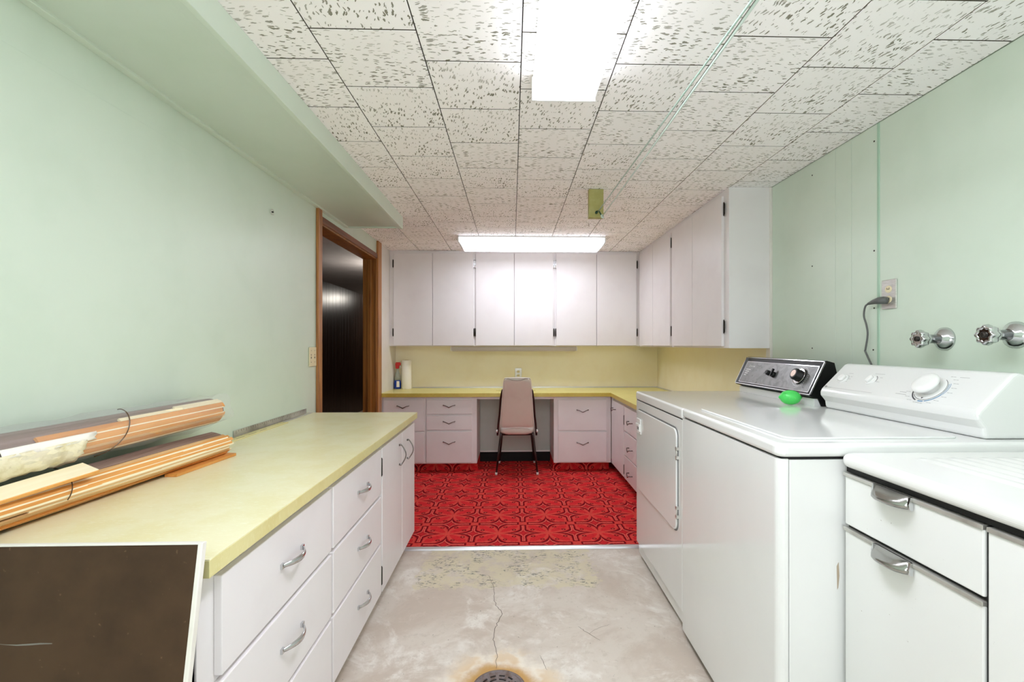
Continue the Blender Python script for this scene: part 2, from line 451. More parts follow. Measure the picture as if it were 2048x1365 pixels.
for (yy, zz) in ((1.897, 2.003), (1.897, 1.555), (1.902, 1.149), (2.297, 2.007), (2.297, 1.558), (2.297, 1.153), (1.897, 1.32)):
    Mw = frame((XR - .001, yy, zz), (0, 1, 0), (0, 0, 1), (-1, 0, 0)) @ Matrix.Identity(4)
    Mw = frame((XR - .001, yy, zz), (0, -1, 0), (0, 0, 1), (-1, 0, 0))
    if nail is None: nail = build('nail_head', MB().lathe([(.0035, -.001), (.0035, .0012), (.002, .002)], 10), dark_metal, wr, M=Mw)
    else: inst(nail, wr, Mw)

# left wall with door opening y 2.92..4.11, z 0..1.917
DY0, DY1, DZ = 2.905, 4.13, 1.93
wl = struct(build('wall_left', MB().box(XL - .11, XL, YF, DY0, -.05, CEIL + .05).box(XL - .11, XL, DY0, DY1, DZ, CEIL + .05).box(XL - .11, XL, DY1, YB + .1, -.05, CEIL + .05), mint, at=(XL, 0, 0)))
build('wall_panel', MB().prism([(YF + .01, .0), (2.70, .0), (2.70, 1.885), (1.10, 1.868), (YF + .01, 1.85)], 'x', XL, XL + .0016), mint, wl, bev=.0008, label='large flat hardboard sheet with a faint seam')
build('wall_panel', MB().box(XL, XL + .003, 4.236, YB - .001, 0, CEIL - .001), white_wall, wl, label='white painted end of the left wall')

# door frame
dr = struct(thing('door_1', 'x', 'x', (XL, 3.5, 0)))
del dr['label']; del dr['category']
build('casing', MB().box(XL, XL + .018, 2.858, 2.915, 0, 2.0), casing_wood, dr, bev=.004)
build('casing', MB().box(XL, XL + .018, 4.118, 4.225, 0, CEIL - .001), casing_wood, dr, bev=.004)
build('header', MB().box(XL, XL + .012, 2.915, 4.118, 1.917, 1.956), header_wood, dr, bev=.003, label='dark reddish wooden header')
build('jamb', MB().box(XL - .112, XL + .002, 2.885, 2.915, 0, DZ), jamb_wood, dr, bev=.002)
build('jamb', MB().box(XL - .112, XL + .002, 4.108, 4.135, 0, DZ), jamb_wood, dr, bev=.002)
build('jamb', MB().box(XL - .112, XL + .002, 2.915, 4.108, 1.905, DZ + .002), jamb_wood, dr, bev=.002)
build('door_stop', MB().box(XL - .07, XL - .04, 4.095, 4.108, 0, 1.905), jamb_wood, dr, bev=.002)

# hallway beyond
HX = -2.66
hall_ceil = struct(build('ceiling_hallway', MB().box(HX - .1, XL - .10, .8, 11.2, CEIL, CEIL + .1), paint('hall_ceiling_board', (186, 180, 176), (176, 170, 166), .7), at=(HX, .8, CEIL)))
build('ceiling_batten', MB().box(-1.56, -1.545, .8, 11.2, CEIL - .004, CEIL + .002), white_wall, hall_ceil)
struct(build('floor_hallway', MB().box(HX - .1, XL - .105, .8, 11.2, -.06, -.001), M('brown_hall_carpet', (150, 126, 110), .9).m, at=(HX, .8, 0)))
hw = struct(build('wall_hallway', MB().box(HX - .12, HX - .006, .8, 11.2, -.05, CEIL + .1), panel_wood, at=(HX, .8, 0)))
struct(build('wall_hallway_end', MB().box(HX - .1, XL - .1, 11.2, 11.3, -.05, CEIL + .1), panel_wood, at=(HX, 11.2, 0)))
struct(build('wall_hallway_start', MB().box(HX - .1, XL - .1, .7, .8, -.05, CEIL + .1), panel_wood, at=(HX, .7, 0)))
struct(build('wall_hallway_right', MB().box(XL - .11, XL, YB + .1, 11.2, -.05, CEIL + .1), panel_wood, at=(XL, YB, 0)))
yy = 3.6; k = 0; src = None
while yy < 11.0:
    wd = (.095, .15, .12, .18)[k % 4]
    build('wall_plank', MB().box(HX - .007, HX, yy, yy + wd - .004, 0, CEIL - .002), panel_wood, hw, bev=.0015); yy += wd; k += 1

t = thing('added_hallway_lamp', 'added unseen globe lamp brightening the hallway past the doorway', 'light fixture', (-1.43, 5.3, CEIL))  # unseen lamp added to brighten the hallway ceiling
build('added_lamp_base', MB().lathe([(.05, -.02), (.05, 0)]).lathe([(.006, -.24), (.006, -.02)]), plastic_white, t, M=T(-1.43, 5.3, CEIL))
build('added_lamp_globe', MB().lathe([(.03, -.46), (.10, -.42), (.13, -.35), (.10, -.27), (.03, -.23)]), emitter('added_globe_near', (255, 248, 240), 9), t, M=T(-1.43, 5.3, CEIL))
# ceiling slab and tiles
cl_ = struct(build('ceiling', MB().box(-1.3, XR + .1, YF - .1, YB + .1, CEIL + .012, CEIL + .1), M('dark_ceiling_backing', (52, 48, 42), .9).m, at=(0, 0, CEIL)))
raw_edge = M('raw_fibre_tile_edge', (92, 84, 70), .9).m
TW = .3035; GAP = .0032
tiles = {}
def add_tile(x0, x1, y0, y1):
    x0, x1, y0, y1 = max(x0, XL), min(x1, XR), max(y0, YF), min(y1, YB)
    if x1 - x0 < .012 or y1 - y0 < .012: return
    w_, h_ = round(x1 - x0, 4), round(y1 - y0, 4)
    Mw = T((x0 + x1) / 2, (y0 + y1) / 2, CEIL)
    if (w_, h_) not in tiles:
        a, b = w_ / 2 - GAP / 2, h_ / 2 - .0026; c = .0011
        mb = MB()
        lo = [mb.bm.verts.new(p) for p in ((-a + c, -b + c, 0), (a - c, -b + c, 0), (a - c, b - c, 0), (-a + c, b - c, 0))]
        mi = [mb.bm.verts.new(p) for p in ((-a, -b, c), (a, -b, c), (a, b, c), (-a, b, c))]
        hi = [mb.bm.verts.new(p) for p in ((-a, -b, .0125), (a, -b, .0125), (a, b, .0125), (-a, b, .0125))]
        mb.bm.faces.new(lo)
        for A, B in ((lo, mi), (mi, hi)):
            for i in range(4):
                fc = mb.bm.faces.new([A[i], B[i], B[(i + 1) % 4], A[(i + 1) % 4]]); fc.material_index = 1 if A is mi else 0
        tiles[(w_, h_)] = build('ceiling_tile', mb, tile, cl_, M=Mw); tiles[(w_, h_)].data.materials.append(raw_edge)
    else: inst(tiles[(w_, h_)], cl_, Mw)
for i in range(-4, 6):
    x0 = .029 + i * TW
    yo = 1.509 if i % 2 else 1.6615
    yo = 1.509 if i % 2 != 0 else 1.363
    j = -15
    while yo + j * TW < YB:
        add_tile(x0, x0 + TW, yo + j * TW, yo + (j + 1) * TW); j += 1

# soffit (boxed pipe run) along the left wall
sf = struct(thing('soffit', 'x', 'x', (XL, 0, CEIL))); del sf['category']; sf['label'] = 'mint green boxed soffit hanging under the ceiling along the left wall'
SX, SZ, SY = -.768, 1.988, 3.36
build('front_board', MB().box(SX - .018, SX, YF, SY, SZ - .004, CEIL - .0005), mint, sf, bev=.002)
build('bottom_board', MB().box(XL + .026, SX - .018, YF, SY - .010, SZ + .008, SZ + .02), mint_soffit, sf)
build('cleat', MB().box(XL, XL + .026, YF, SY - .012, SZ - .001, SZ + .026), mint, sf, bev=.002)
build('lip', MB().box(SX - .05, SX - .018, YF, SY - .012, SZ + .004, SZ + .009), mint_soffit, sf, bev=.001)
build('end_board', MB().box(XL + .0, SX - .018, SY - .018, SY - .006, SZ, CEIL - .0005), mint, sf, bev=.001)

# ------------------------------------------------------------ light fixtures
def fixture(label, ctr, length, width, along, mat, chamfer=.002, Hh=.088):
    t = thing('fluorescent_fixture', label, 'light fixture', (ctr[0], ctr[1], CEIL))
    L2, W2 = length / 2, width / 2
    Mw = T(ctr[0], ctr[1], CEIL - Hh) if along == 'x' else T(ctr[0], ctr[1], CEIL - Hh) @ Matrix.Rotation(R(90), 4, 'Z')
    c = chamfer
    build('housing', MB().box(-L2 + .004, L2 - .004, -W2 + .006, W2 - .006, .074, Hh), plastic_white, t, M=Mw, bev=.003)
    build('lens', MB().prism([(-L2 + .010, .076), (-L2 + .010, c * 1.3 + .006), (-L2 + c + .010, 0), (L2 - c - .010, 0), (L2 - .010, c * 1.3 + .006), (L2 - .010, .076)], 'y', -W2 + .004, W2 - .004), lens_side2 if mat is lens_mat else lens_side, t, M=Mw, bev=.004, label='glowing white prismatic lens')
    build('lens_underside', MB().box(-L2 + c + .014, L2 - c - .014, -W2 + .009, W2 - .009, -.0012, .0004), mat, t, M=Mw)
    for s_ in (-1, 1):
        pl = [(s_ * L2, .080), (s_ * L2, c * 1.3 + .006), (s_ * (L2 - c), 0), (s_ * (L2 - c - .010), 0), (s_ * (L2 - .010), c * 1.3 + .006), (s_ * (L2 - .010), .080)]
        build('end_cap', MB().prism(pl, 'y', -W2, W2), plastic_white, t, M=Mw, bev=.001)
    return t
fixture('long lit fluorescent ceiling fixture above the desk, running across the room', (.166, 4.02, 0), 1.225, .23, 'x', lens_mat, .026)
fixture('lit fluorescent ceiling fixture overhead at the top edge of the photo, pointing at the desk', (.172, .972, 0), 1.22, .212, 'y', lens_mat1)
fixture('added unseen fluorescent fill fixture just behind the camera position', (-.2, -.9, 0), 1.22, .3, 'y', lens_mat3)  # added fill behind the camera to light the room from the front
fixture('added unseen fluorescent fill fixture at the rear end of the room behind the camera', (.166, -2.5, 0), 1.8, .3, 'x', lens_mat3)  # second added fill, unseen at the rear of the room
# added unseen hallway lamp (lights the panelling, out of sight past the door)
t = thing('added_hallway_lamp', 'added unseen ceiling lamp far down the dark hallway for the sheen on the panelling', 'light fixture', (-2.0, 8.8, CEIL))
build('added_lamp_base', MB().lathe([(.13, -.012), (.13, 0)]), plastic_white, t, M=T(-2.0, 8.8, CEIL))
build('added_lamp_globe', MB().lathe([(.02, -.12), (.10, -.10), (.14, -.06), (.12, -.013)]), emitter('added_globe_far', (255, 248, 236), 14), t, M=T(-2.0, 8.8, CEIL))

# under-cabinet light
t = thing('under_cabinet_light', 'unlit slim beige strip light mounted under the upper cabinets', 'light fixture', (.03, 4.6, 1.13))
build('housing', MB().box(-.585, .625, 4.575, 4.66, 1.112, 1.153), M('beige_lamp_metal', (196, 186, 176), .4).m, t, bev=.004)
build('end_cap', MB().box(-.592, -.584, 4.572, 4.663, 1.110, 1.153), plastic_white, t, bev=.001)
build('end_cap', MB().box(.624, .632, 4.572, 4.663, 1.110, 1.153), plastic_white, t, bev=.001)
build('lens', MB().box(-.575, .615, 4.585, 4.65, 1.106, 1.113), M('frosted_strip', (205, 196, 186), .5).m, t, bev=.002)

# ------------------------------------------------------------ handles and hinges (made once, then copied)
def bow_pull_mb():                         # local: length along x, out along z
    m = MB(); pts = []
    L = .055
    for i in range(17):
        a = i / 16; x = -L + 2 * L * a; z = .004 + .024 * math.sin(math.pi * a) ** .8
        pts.append((x, 0, z))
    rows = []
    for (x, _, z) in pts:
        wv = .0045 + .003 * math.sin(math.pi * (x + L) / (2 * L))
        rows.append([(x, -wv, z - .003), (x, -wv, z + .0005), (x, 0, z + .0025), (x, wv, z + .0005), (x, wv, z - .003), (x, -wv, z - .003)])
    m.sheet(rows)
    for sx in (-1, 1): m.box(sx * L - .006, sx * L + .006, -.006, .006, 0, .006)
    return m
def wire_pull_mb():                        # slim vertical bow handle, length along x
    m = MB(); pts = [(-.048, 0, 0), (-.05, 0, .01)] + [(-.048 + .096 * i / 12, 0, .012 + .022 * math.sin(math.pi * i / 12)) for i in range(13)] + [(.05, 0, .01), (.048, 0, 0)]
    m.tube(pts, [.0055, .0045] + [.0028] * 13 + [.0045, .0055], 8)
    return m
def vee_pull_mb():
    m = MB()
    m.tube([(-.052, .009, 0), (-.052, .009, .02), (-.035, .006, .024), (0, -.010, .027), (.035, .006, .024), (.052, .009, .02), (.052, .009, 0)], [.004, .0036, .0034, .0045, .0034, .0036, .004], 8)
    return m
def hinge_mb():
    m = MB(); m.box(-.006, .006, -.032, .032, 0, .003); m.tube([(0, -.036, .004), (0, .036, .004)], .0042, 8)
    m.tube([(0, -.040, .004), (0, -.036, .004)], .0028, 6); m.tube([(0, .036, .004), (0, .040, .004)], .0028, 6)
    return m
PROTO = {}
def fit(kind, parent, Mw, name, mat, label=None):
    if (kind, mat.name) not in PROTO:
        o = build(name, {'bow': bow_pull_mb, 'wire': wire_pull_mb, 'vee': vee_pull_mb, 'hinge': hinge_mb}[kind](), mat, parent, M=Mw)
        PROTO[(kind, mat.name)] = o
    else: o = inst(PROTO[(kind, mat.name)], parent, Mw)
    return o
def F_left(y, z): return frame((-.562, y, z), (0, 1, 0), (0, 0, 1), (1, 0, 0))             # on a +X facing front; x along Y
def F_left_v(y, z): return frame((-.562, y, z), (0, 0, 1), (0, -1, 0), (1, 0, 0))
def F_back(x, y, z): return frame((x, y, z), (1, 0, 0), (0, 0, 1), (0, -1, 0))
def F_right(x, y, z): return frame((x, y, z), (0, -1, 0), (0, 0, 1), (-1, 0, 0))

# ------------------------------------------------------------ left run of base cabinets
FX = -.562
def carcass_left(t, y0, y1):
    build('body', MB().box(XL + .003, FX - .019, y0, y1, .09, .745).box(FX - .03, FX - .0165, y0, y1, .088, .7455), white_paint, t, bev=.0015)
    build('toe_kick', MB().box(XL + .003, FX - .075, y0, min(y1, 2.695), 0.0, .0915), white_paint, t)
def bank(y0, y1, fy0, fy1, label, rows, hy):
    t = thing('drawer_cabinet', label, 'cabinet', ((XL + FX) / 2, (y0 + y1) / 2, 0))
    carcass_left(t, y0, y1)
    for (z0, z1) in rows:
        d = build('drawer', MB().box(FX - .0165, FX, fy0, fy1, z0, z1), white_paint, t, bev=.002)
        fit('bow', d, F_left(hy, (z0 + z1) / 2 + (.005)), 'handle', chrome)
rows3 = [(.528, .722), (.322, .515), (.10, .309)]
bank(.885, 1.4995, .934, 1.492, 'nearer white three drawer cabinet under the pale yellow counter', rows3, 1.225)
bank(1.5005, 2.061, 1.508, 2.055, 'farther white three drawer cabinet under the pale yellow counter', rows3, 1.80)
t = thing('door_cabinet', 'white two door cabinet at the far end of the left counter', 'cabinet', ((XL + FX) / 2, 2.4, 0))
carcass_left(t, 2.062, 2.748)
d1 = build('door', MB().box(FX - .0165, FX, 2.072, 2.437, .096, .722), white_paint, t, bev=.002)
d2 = build('door', MB().box(FX - .0165, FX, 2.441, 2.746, .096, .722), white_paint, t, bev=.002)
fit('wire', d1, F_left_v(2.375, .622), 'handle', dark_chrome)
fit('wire', d2, F_left_v(2.55, .612), 'handle', dark_chrome)
for z in (.64, .17):
    fit('hinge', d1, frame((FX - .006, 2.066, z), (0, 1, 0), (0, 0, 1), (1, 0, 0)), 'hinge', dark_metal)

t = thing('countertop', 'pale yellow laminate countertop along the left wall', 'countertop', ((XL - .547) / 2, 1.8, .747))
build('top_sheet', MB().box(XL + .002, -.5475, .873, 2.752, .7785, .7805), top_yellow, t)
build('edge_band', MB().box(XL + .002, -.547, .872, 2.753, .7465, .7785), edge_yellow, t, bev=.0008)

# leaning brown board
ang = math.atan2(.825, .151)
bw = .62; tl = .845
ca = math.atan2(.145, .822)
Mb = T(-.538 - bw, .695, .002) @ Matrix.Rotation(-ca, 4, 'X')
t = thing('framed_board', 'dark brown hardboard panel with white edging leaning on the near end of the left counter', 'board', (-.538 - bw / 2, .70, 0))
LB = .836
build('panel', MB().box(.008, bw - .008, .0005, .008, .008, LB - .0035), board, t, M=Mb)
build('frame_edge', MB().box(bw - .008, bw, -.001, .011, 0, LB), white_wall, t, M=Mb, bev=.001, label='white painted side edge')
build('frame_edge', MB().box(0, .008, -.001, .011, 0, LB), white_wall, t, M=Mb, bev=.001)
build('frame_edge', MB().box(.008, bw - .008, -.001, .011, LB - .0035, LB), white_wall, t, M=Mb, bev=.0008)
build('frame_edge', MB().box(.008, bw - .008, -.001, .011, 0, .008), white_wall, t, M=Mb, bev=.0008)

mkb = []
for i in range(15): 
    x = .12 + .27 * i / 14; mkb.append([(x, .0001, LB - .150 - .01 * i / 14 + .002 * math.sin(i)), (x, .0001, LB - .1485 - .01 * i / 14 + .002 * math.sin(i + .6))])
build('chalk_mark', MB().sheet(mkb), M('faint_chalk', (122, 118, 110), .9).m, t, M=Mb)

# ------------------------------------------------------------ veneer bundles on the counter
def ell(cx, cz, a, b, th): return (cx + a * math.cos(th), cz + b * math.sin(th))
def curved_strip(cx, cz, a, b, t0, t1, y0, y1, thick, skew=0., ny=10, na=4, wob=0., zdrop=0.):
    """strip lying on an ellipse (x,z) between angles, running along y; closed solid"""
    m = MB(); rings = []
    for j in range(ny + 1):
        f = j / ny; y = y0 + (y1 - y0) * f
        ox = skew * (y - 1.35); w = wob * math.sin(f * 7 + cx * 30 + t0 * 5)
        ring = []
        for i in range(na + 1):
            th = t0 + (t1 - t0) * i / na
            x, z = ell(cx, cz, a + w, b + w, th); ring.append((x + ox, y, max(z, .7815) + zdrop * (1 - f)))
        for i in range(na, -1, -1):
            th = t0 + (t1 - t0) * i / na
            x, z = ell(cx, cz, a - thick + w, b - thick + w, th); ring.append((x + ox, y, max(z, .7812) + zdrop * (1 - f)))
        rings.append([m.bm.verts.new(p) for p in ring])
    n = len(rings[0])
    for A, B in zip(rings, rings[1:]):
        for k in range(n): m.bm.faces.new([A[k], A[(k + 1) % n], B[(k + 1) % n], B[k]])
    m.bm.faces.new(rings[0]); m.bm.faces.new(list(reversed(rings[-1])))
    return m
rv = random.Random(11)
def solid_roll(m, cx, cz, a, b, y0, y1, skew, n=24, ny=8):
    rings = []
    for j in range(ny + 1):
        y = y0 + (y1 - y0) * j / ny
        rings.append([m.bm.verts.new((ell(cx, cz, a, b, 2 * math.pi * k / n)[0] + skew * (y - 1.35), y, max(.7815, ell(cx, cz, a, b, 2 * math.pi * k / n)[1]))) for k in range(n)])
    for A, B in zip(rings, rings[1:]):
        for k in range(n):
            f = m.bm.faces.new([A[k], A[(k + 1) % n], B[(k + 1) % n], B[k]]); f.smooth = True
    m.bm.faces.new(rings[0]); m.bm.faces.new(list(reversed(rings[-1])))
    return m
# lower bundle
LX, LZ, LA, LBz, SK = -1.080, .825, .080, .042, .065
t = thing('veneer_bundle', 'unwrapped lower bundle of orange and cream wood veneer sheets on the counter', 'veneer', (LX, 1.35, .78))
build('inner_roll', solid_roll(MB(), LX, LZ - .002, LA - .012, LBz - .010, .90, 1.67, SK), veneer_grey, t)
seq = [(veneer_or, 7), (veneer_tan, 5), (veneer_cream, 5), (veneer_or, 8), (veneer_or, 7), (veneer_cream, 4), (veneer_tan, 8), (veneer_cream, 8), (veneer_tan, 7), (veneer_cream, 6), (veneer_or, 9), (veneer_cream, 4), (veneer_or, 10), (veneer_cream, 5), (veneer_or, 8), (veneer_tan, 9), (veneer_grey, 26)]
th = R(-62)
for i, (mt, dg) in enumerate(seq):
    pr = .004 * (1 - i / len(seq)) + rv.uniform(0, .003)
    y0 = (1.02 if i < 3 else .93) + rv.uniform(-.03, .03); y1 = 1.680 + rv.uniform(-.012, .012)
    if i == 7: y0 = 1.03
    build('veneer_sheet', curved_strip(LX, LZ, LA + pr, LBz + pr, th, th + R(dg * 1.02 + 1.5), y0, y1, .008, SK, wob=.0012), mt, t)
    th += R(dg)
build('veneer_sheet', MB().prism([(-1.02, 1.42), (-.985, 1.42), (-.968, 1.69), (-1.02, 1.70)], 'z', .7812, .790), veneer_or, t)
build('binding_string', MB().tube([(ell(LX, LZ, LA + .009, LBz + .009, R(a))[0] + SK * (1.13 - 1.35), 1.13 + .0006 * (a - 40), ell(LX, LZ, LA + .009, LBz + .009, R(a))[1]) for a in range(-8, 95, 8)], .0012, 6), string_mat, t)
# loose plank piece
t2 = build('veneer_offcut', MB().box(-.030, .018, -.12, .10, -.004, .004), veneer_or, None, M=T(-1.020, 1.07, .866) @ Matrix.Rotation(R(-6), 4, 'Z') @ Matrix.Rotation(R(20), 4, 'Y') @ Matrix.Rotation(R(3), 4, 'X'), bev=.001)
tag(t2, 'short loose veneer offcut with cream face wedged between the two veneer bundles', 'veneer')
build('backing', MB().box(-.029, .016, -.119, .098, .004, .0055), veneer_cream, t2, M=WM[t2], label='cream upper face')
# upper wrapped roll
UX, UZ, UA, UB, US = -1.090, .935, .060, .049, .02
t = thing('wrapped_veneer_roll', 'upper roll of wood veneer wrapped in clear plastic film and tied with string', 'veneer', (UX, 1.3, .88))
build('inner_roll', solid_roll(MB(), UX, UZ, UA - .006, UB - .006, .80, 1.72, US), veneer_grey, t)
seq = [(veneer_tan, 9), (veneer_cream, 2.2), (veneer_or, 12), (veneer_cream, 2), (veneer_tan, 5), (veneer_or, 9), (veneer_cream, 2.2), (veneer_or, 13), (veneer_cream, 2), (veneer_or, 14), (veneer_cream, 7)]
th = R(-58)
seq = [(a, b * 1.35) for a, b in seq]
for i, (mt, dg) in enumerate(seq):
    pr = rv.uniform(0, .003)
    y0 = (1.0 if i < 9 else 1.08) + rv.uniform(-.02, .02) + (.22 if i == 10 else 0) + (.10 if i < 3 else 0)
    build('veneer_sheet', curved_strip(UX, UZ, UA + pr, UB + pr, th, th + R(dg * 1.02 + 1), y0, 1.712 + rv.uniform(-.01, .01), .006, US), mt, t)
    th += R(dg)
build('veneer_sheet', curved_strip(UX, UZ, UA + .002, UB + .002, th, th + R(10), 1.5, 1.715, .004, US), veneer_cream, t)
# torn cream paper near the front end
def crumple(cx, cz, a, b, t0, t1, y0, y1, amp, ny=26, na=9, sk=0.):
    m = MB(); r_ = random.Random(5); rows = []
    for j in range(ny + 1):
        y = y0 + (y1 - y0) * j / ny; row = []
        for i in range(na + 1):
            th_ = t0 + (t1 - t0) * i / na; q = amp * (.5 + .5 * math.sin(j * 1.3 + i * 1.9) * math.cos(j * .7 - i)) + r_.uniform(0, amp * .5)
            x, z = ell(cx, cz, a + q, b + q, th_); row.append((x + sk * (y - 1.35), y + r_.uniform(-.006, .006), z))
        rows.append(row)
    return m.sheet(rows)
build('torn_paper', crumple(UX, UZ, UA + .003, UB + .003, R(-55), R(8), .84, 1.17, .007, sk=US), torn_paper, t, solid=.001)
build('torn_paper', crumple(UX, UZ, UA + .005, UB + .005, R(2), R(22), .98, 1.20, .003, 8, 3, sk=US), paper, t, solid=.001)
build('binding_string', MB().tube([(ell(UX, UZ, UA + .006, UB + .006, R(a))[0] + US * (1.29 - 1.35), 1.29 + .0007 * a, ell(UX, UZ, UA + .006, UB + .006, R(a))[1]) for a in range(-70, 110, 8)], .0014, 6), string_mat, t)
def film_mb():
    m = MB(); r_ = random.Random(9); rows = []
    for j in range(31):
        f = j / 30; y = .80 + .965 * f; row = []
        fl_ = 0 if y < 1.70 else (y - 1.70) / .065
        for i in range(25):
            th_ = 2 * math.pi * i / 24
            q = .007 + .003 * math.sin(5 * th_ + y * 9) + .003 * math.sin(y * 31 + 3 * th_) + r_.uniform(-.001, .001) + (-.006 - .010 * math.sin(4 * th_)) * fl_
            if i == 24: row.append(row[0]); continue
            x, z = ell(UX, UZ, UA + q, UB + q, th_)
            row.append((x + US * (y - 1.35), y + (.012 * math.sin(3 * th_) * fl_), max(z, .884) if False else z))
        rows.append(row)
    return m.sheet(rows)
build('plastic_film', film_mb(), film, t, label='clear wrinkled plastic film')

# rulers
mr = build('metal_ruler', MB().prism([(2.015, .7815), (2.715, .7815), (2.715, .8085), (2.015, .8085)], 'x', 0, .0025), strip_steel, None, M=T(XL + .004, 0, 0) @ T(0, 0, 0))
tag(mr, 'worn metal ruler standing on edge against the left wall on the counter', 'ruler')
mks = MB()
for i in range(36): 
    y = 2.03 + i * .019
    mks.box(.0025, .0028, y, y + .0012, .800 if i % 4 else .794, .807)
build('ruler_marks', mks, shade_and_part_black, mr, M=WM[mr])['kind'] = 'stuff'
ys = tag(build('yardstick', MB().box(-1.148, -1.113, 1.50, 2.39, .7806, .7855), yard_wood, at=(-1.13, 1.94, .7806), bev=.001), 'pale wooden yardstick lying flat on the counter beside the metal ruler', 'ruler')
mks = MB()
for i in range(34):
    y = 1.53 + i * .0254
    mks.box(-1.1475, -1.1475 + (.012 if i % 3 == 0 else .007), y, y + .0012, .7855, .7857)
for i in range(5):
    mks.box(-1.1235, -1.1205, 1.78 + i * .09, 1.84 + i * .09, .7855, .7857)
build('ruler_marks', mks, M('brown_ink', (150, 130, 84), .7).m, ys)['kind'] = 'stuff'
sq = tag(build('steel_rule', MB().box(-1.158, -1.150, 2.22, 2.738, .7806, .7822).box(-1.146, -1.138, 2.30, 2.738, .7806, .7822).box(-1.151, -1.145, 2.70, 2.738, .7806, .7822), steel, at=(-1.15, 2.5, .7806)), 'thin steel rule lying flat at the far end of the left counter', 'ruler')

# ------------------------------------------------------------ back base cabinets, desk and return
BY = 4.285                                 # drawer front plane
DZT = .735                                 # desk height
def back_body(t, x0, x1, sidex=None):
    build('body', MB().box(x0, x1, BY + .016, YB - .004, .094, .700), white_paint, t, bev=.0015)
    build('toe_kick', MB().box(x0, x1, BY + .118, YB - .006, .0102, .0945), carpet_mat, t, label='carpeted toe kick')
def back_bank(x0, x1, fx0, fx1, rows, label, hx=None):
    t = thing('drawer_cabinet', label, 'cabinet', ((x0 + x1) / 2, (BY + YB) / 2, .01))
    back_body(t, x0, x1)
    for z0, z1, hz in rows:
        d = build('drawer', MB().box(fx0, fx1, BY, BY + .0165, z0, z1), white_paint, t, bev=.002)
        fit('vee', d, F_back((fx0 + fx1) / 2 if hx is None else hx, BY, hz), 'handle', dark_chrome)
back_bank(XL + .005, -.7795, -1.150, -.792, [(.392, .672, .612), (.105, .380, .30)], 'white two drawer cabinet at the left end of the desk', -.978)
back_bank(-.7785, -.318, -.769, -.362, [(.545, .672, .617), (.402, .528, .470), (.105, .386, .287)], 'white three drawer cabinet left of the chair', -.566)
back_bank(.380, .9045, .418, .862, [(.392, .670, .570), (.105, .378, .274)], 'white two drawer cabinet right of the chair', .640)
# kneehole
t = thing('kneehole_panel', 'pale green back panel of the kneehole behind the chair', 'panel', (.03, 4.70, .11))
build('panel', MB().box(-.316, .378, 4.70, 4.712, .112, .700), kneehole, t)
build('bottom_rail', MB().box(-.316, .378, 4.694, 4.712, .108, .122), white_paint, t, bev=.001)
struct(build('kneehole_shade_strip', MB().box(-.3175, .3795, 4.716, 4.73, .0102, .112), M('black_kneehole_shade', (12, 10, 10), .8).m, at=(.03, 4.72, .0102)))  # black strip painted in as the shade under the kneehole panel
ap = tag(build('desk_apron', MB().box(-.3175, .3795, BY + .016, BY + .034, .676, .700), white_paint, at=(.03, BY, .676), bev=.001), 'narrow white rail under the desk top above the kneehole', 'rail')
# return run on the right
RXf = .905
t = thing('door_cabinet', 'white one door cabinet in the right corner under the desk', 'cabinet', (1.2, 4.0, .01))
build('body', MB().box(RXf + .016, XR - .004, 3.806, 4.284, .094, .700).box(RXf + .0005, RXf + .016, 4.262, 4.284, .094, .700), white_paint, t, bev=.0015)
build('toe_kick', MB().box(RXf + .085, XR - .006, 3.806, 4.36, .0102, .0945), carpet_mat, t)
d = build('door', MB().box(RXf, RXf + .0165, 3.822, 4.260, .096, .672), white_paint, t, bev=.002)
fit('vee', d, frame((RXf, 4.16, .595), (0, -1, 0), (0, 0, 1), (-1, 0, 0)), 'handle', dark_chrome)
for z in (.56, .16): fit('hinge', d, F_right(RXf + .006, 3.812, z), 'hinge', dark_metal)
t = thing('drawer_cabinet', 'white three drawer cabinet between the corner and the dryer', 'cabinet', (1.2, 3.4, .01))
build('body', MB().box(RXf + .016, XR - .004, 2.66, 3.8045, .094, .700), white_paint, t, bev=.0015)
build('toe_kick', MB().box(RXf + .085, XR - .006, 2.66, 3.8045, .0102, .0945), carpet_mat, t)
for z0, z1, hz in ((.480, .672, .567), (.286, .470, .362), (.096, .276, .168)):
    d = build('drawer', MB().box(RXf, RXf + .0165, 3.12, 3.797, z0, z1), white_paint, t, bev=.002)
    fit('vee', d, frame((RXf, 3.585, hz), (0, -1, 0), (0, 0, 1), (-1, 0, 0)), 'handle', dark_chrome)
# L-shaped desk top
t = thing('countertop', 'yellow laminate desk top running round the back corner', 'countertop', (.2, 4.5, .700))
Lp = lambda q: [(XL + .003, 4.262 + q), (.892 + q, 4.262 + q), (.892 + q, 2.655), (XR - .002, 2.655), (XR - .002, YB - .001), (XL + .003, YB - .001)]
build('edge_band', MB().prism(Lp(0), 'z', .7005, DZT - .002), desk_edge, t, bev=.0006)
build('top_sheet', MB().prism(Lp(.0008), 'z', DZT - .002, DZT), desk_yellow, t)
build('wall_strip', MB().box(-1.0, XR - .004, YB - .012, YB - .001, DZT, DZT + .010), alu, t, bev=.001, label='thin metal strip along the wall')
build('wall_strip', MB().box(XR - .012, XR - .002, 2.71, YB - .012, DZT, DZT + .010), alu, t, bev=.001)
build('cover_plate', MB().box(-.152, .222, 4.46, 4.53, DZT, DZT + .0015), M('brass_cover_plate', (206, 196, 112), .4).m, t, label='flat olive yellow cover plate')

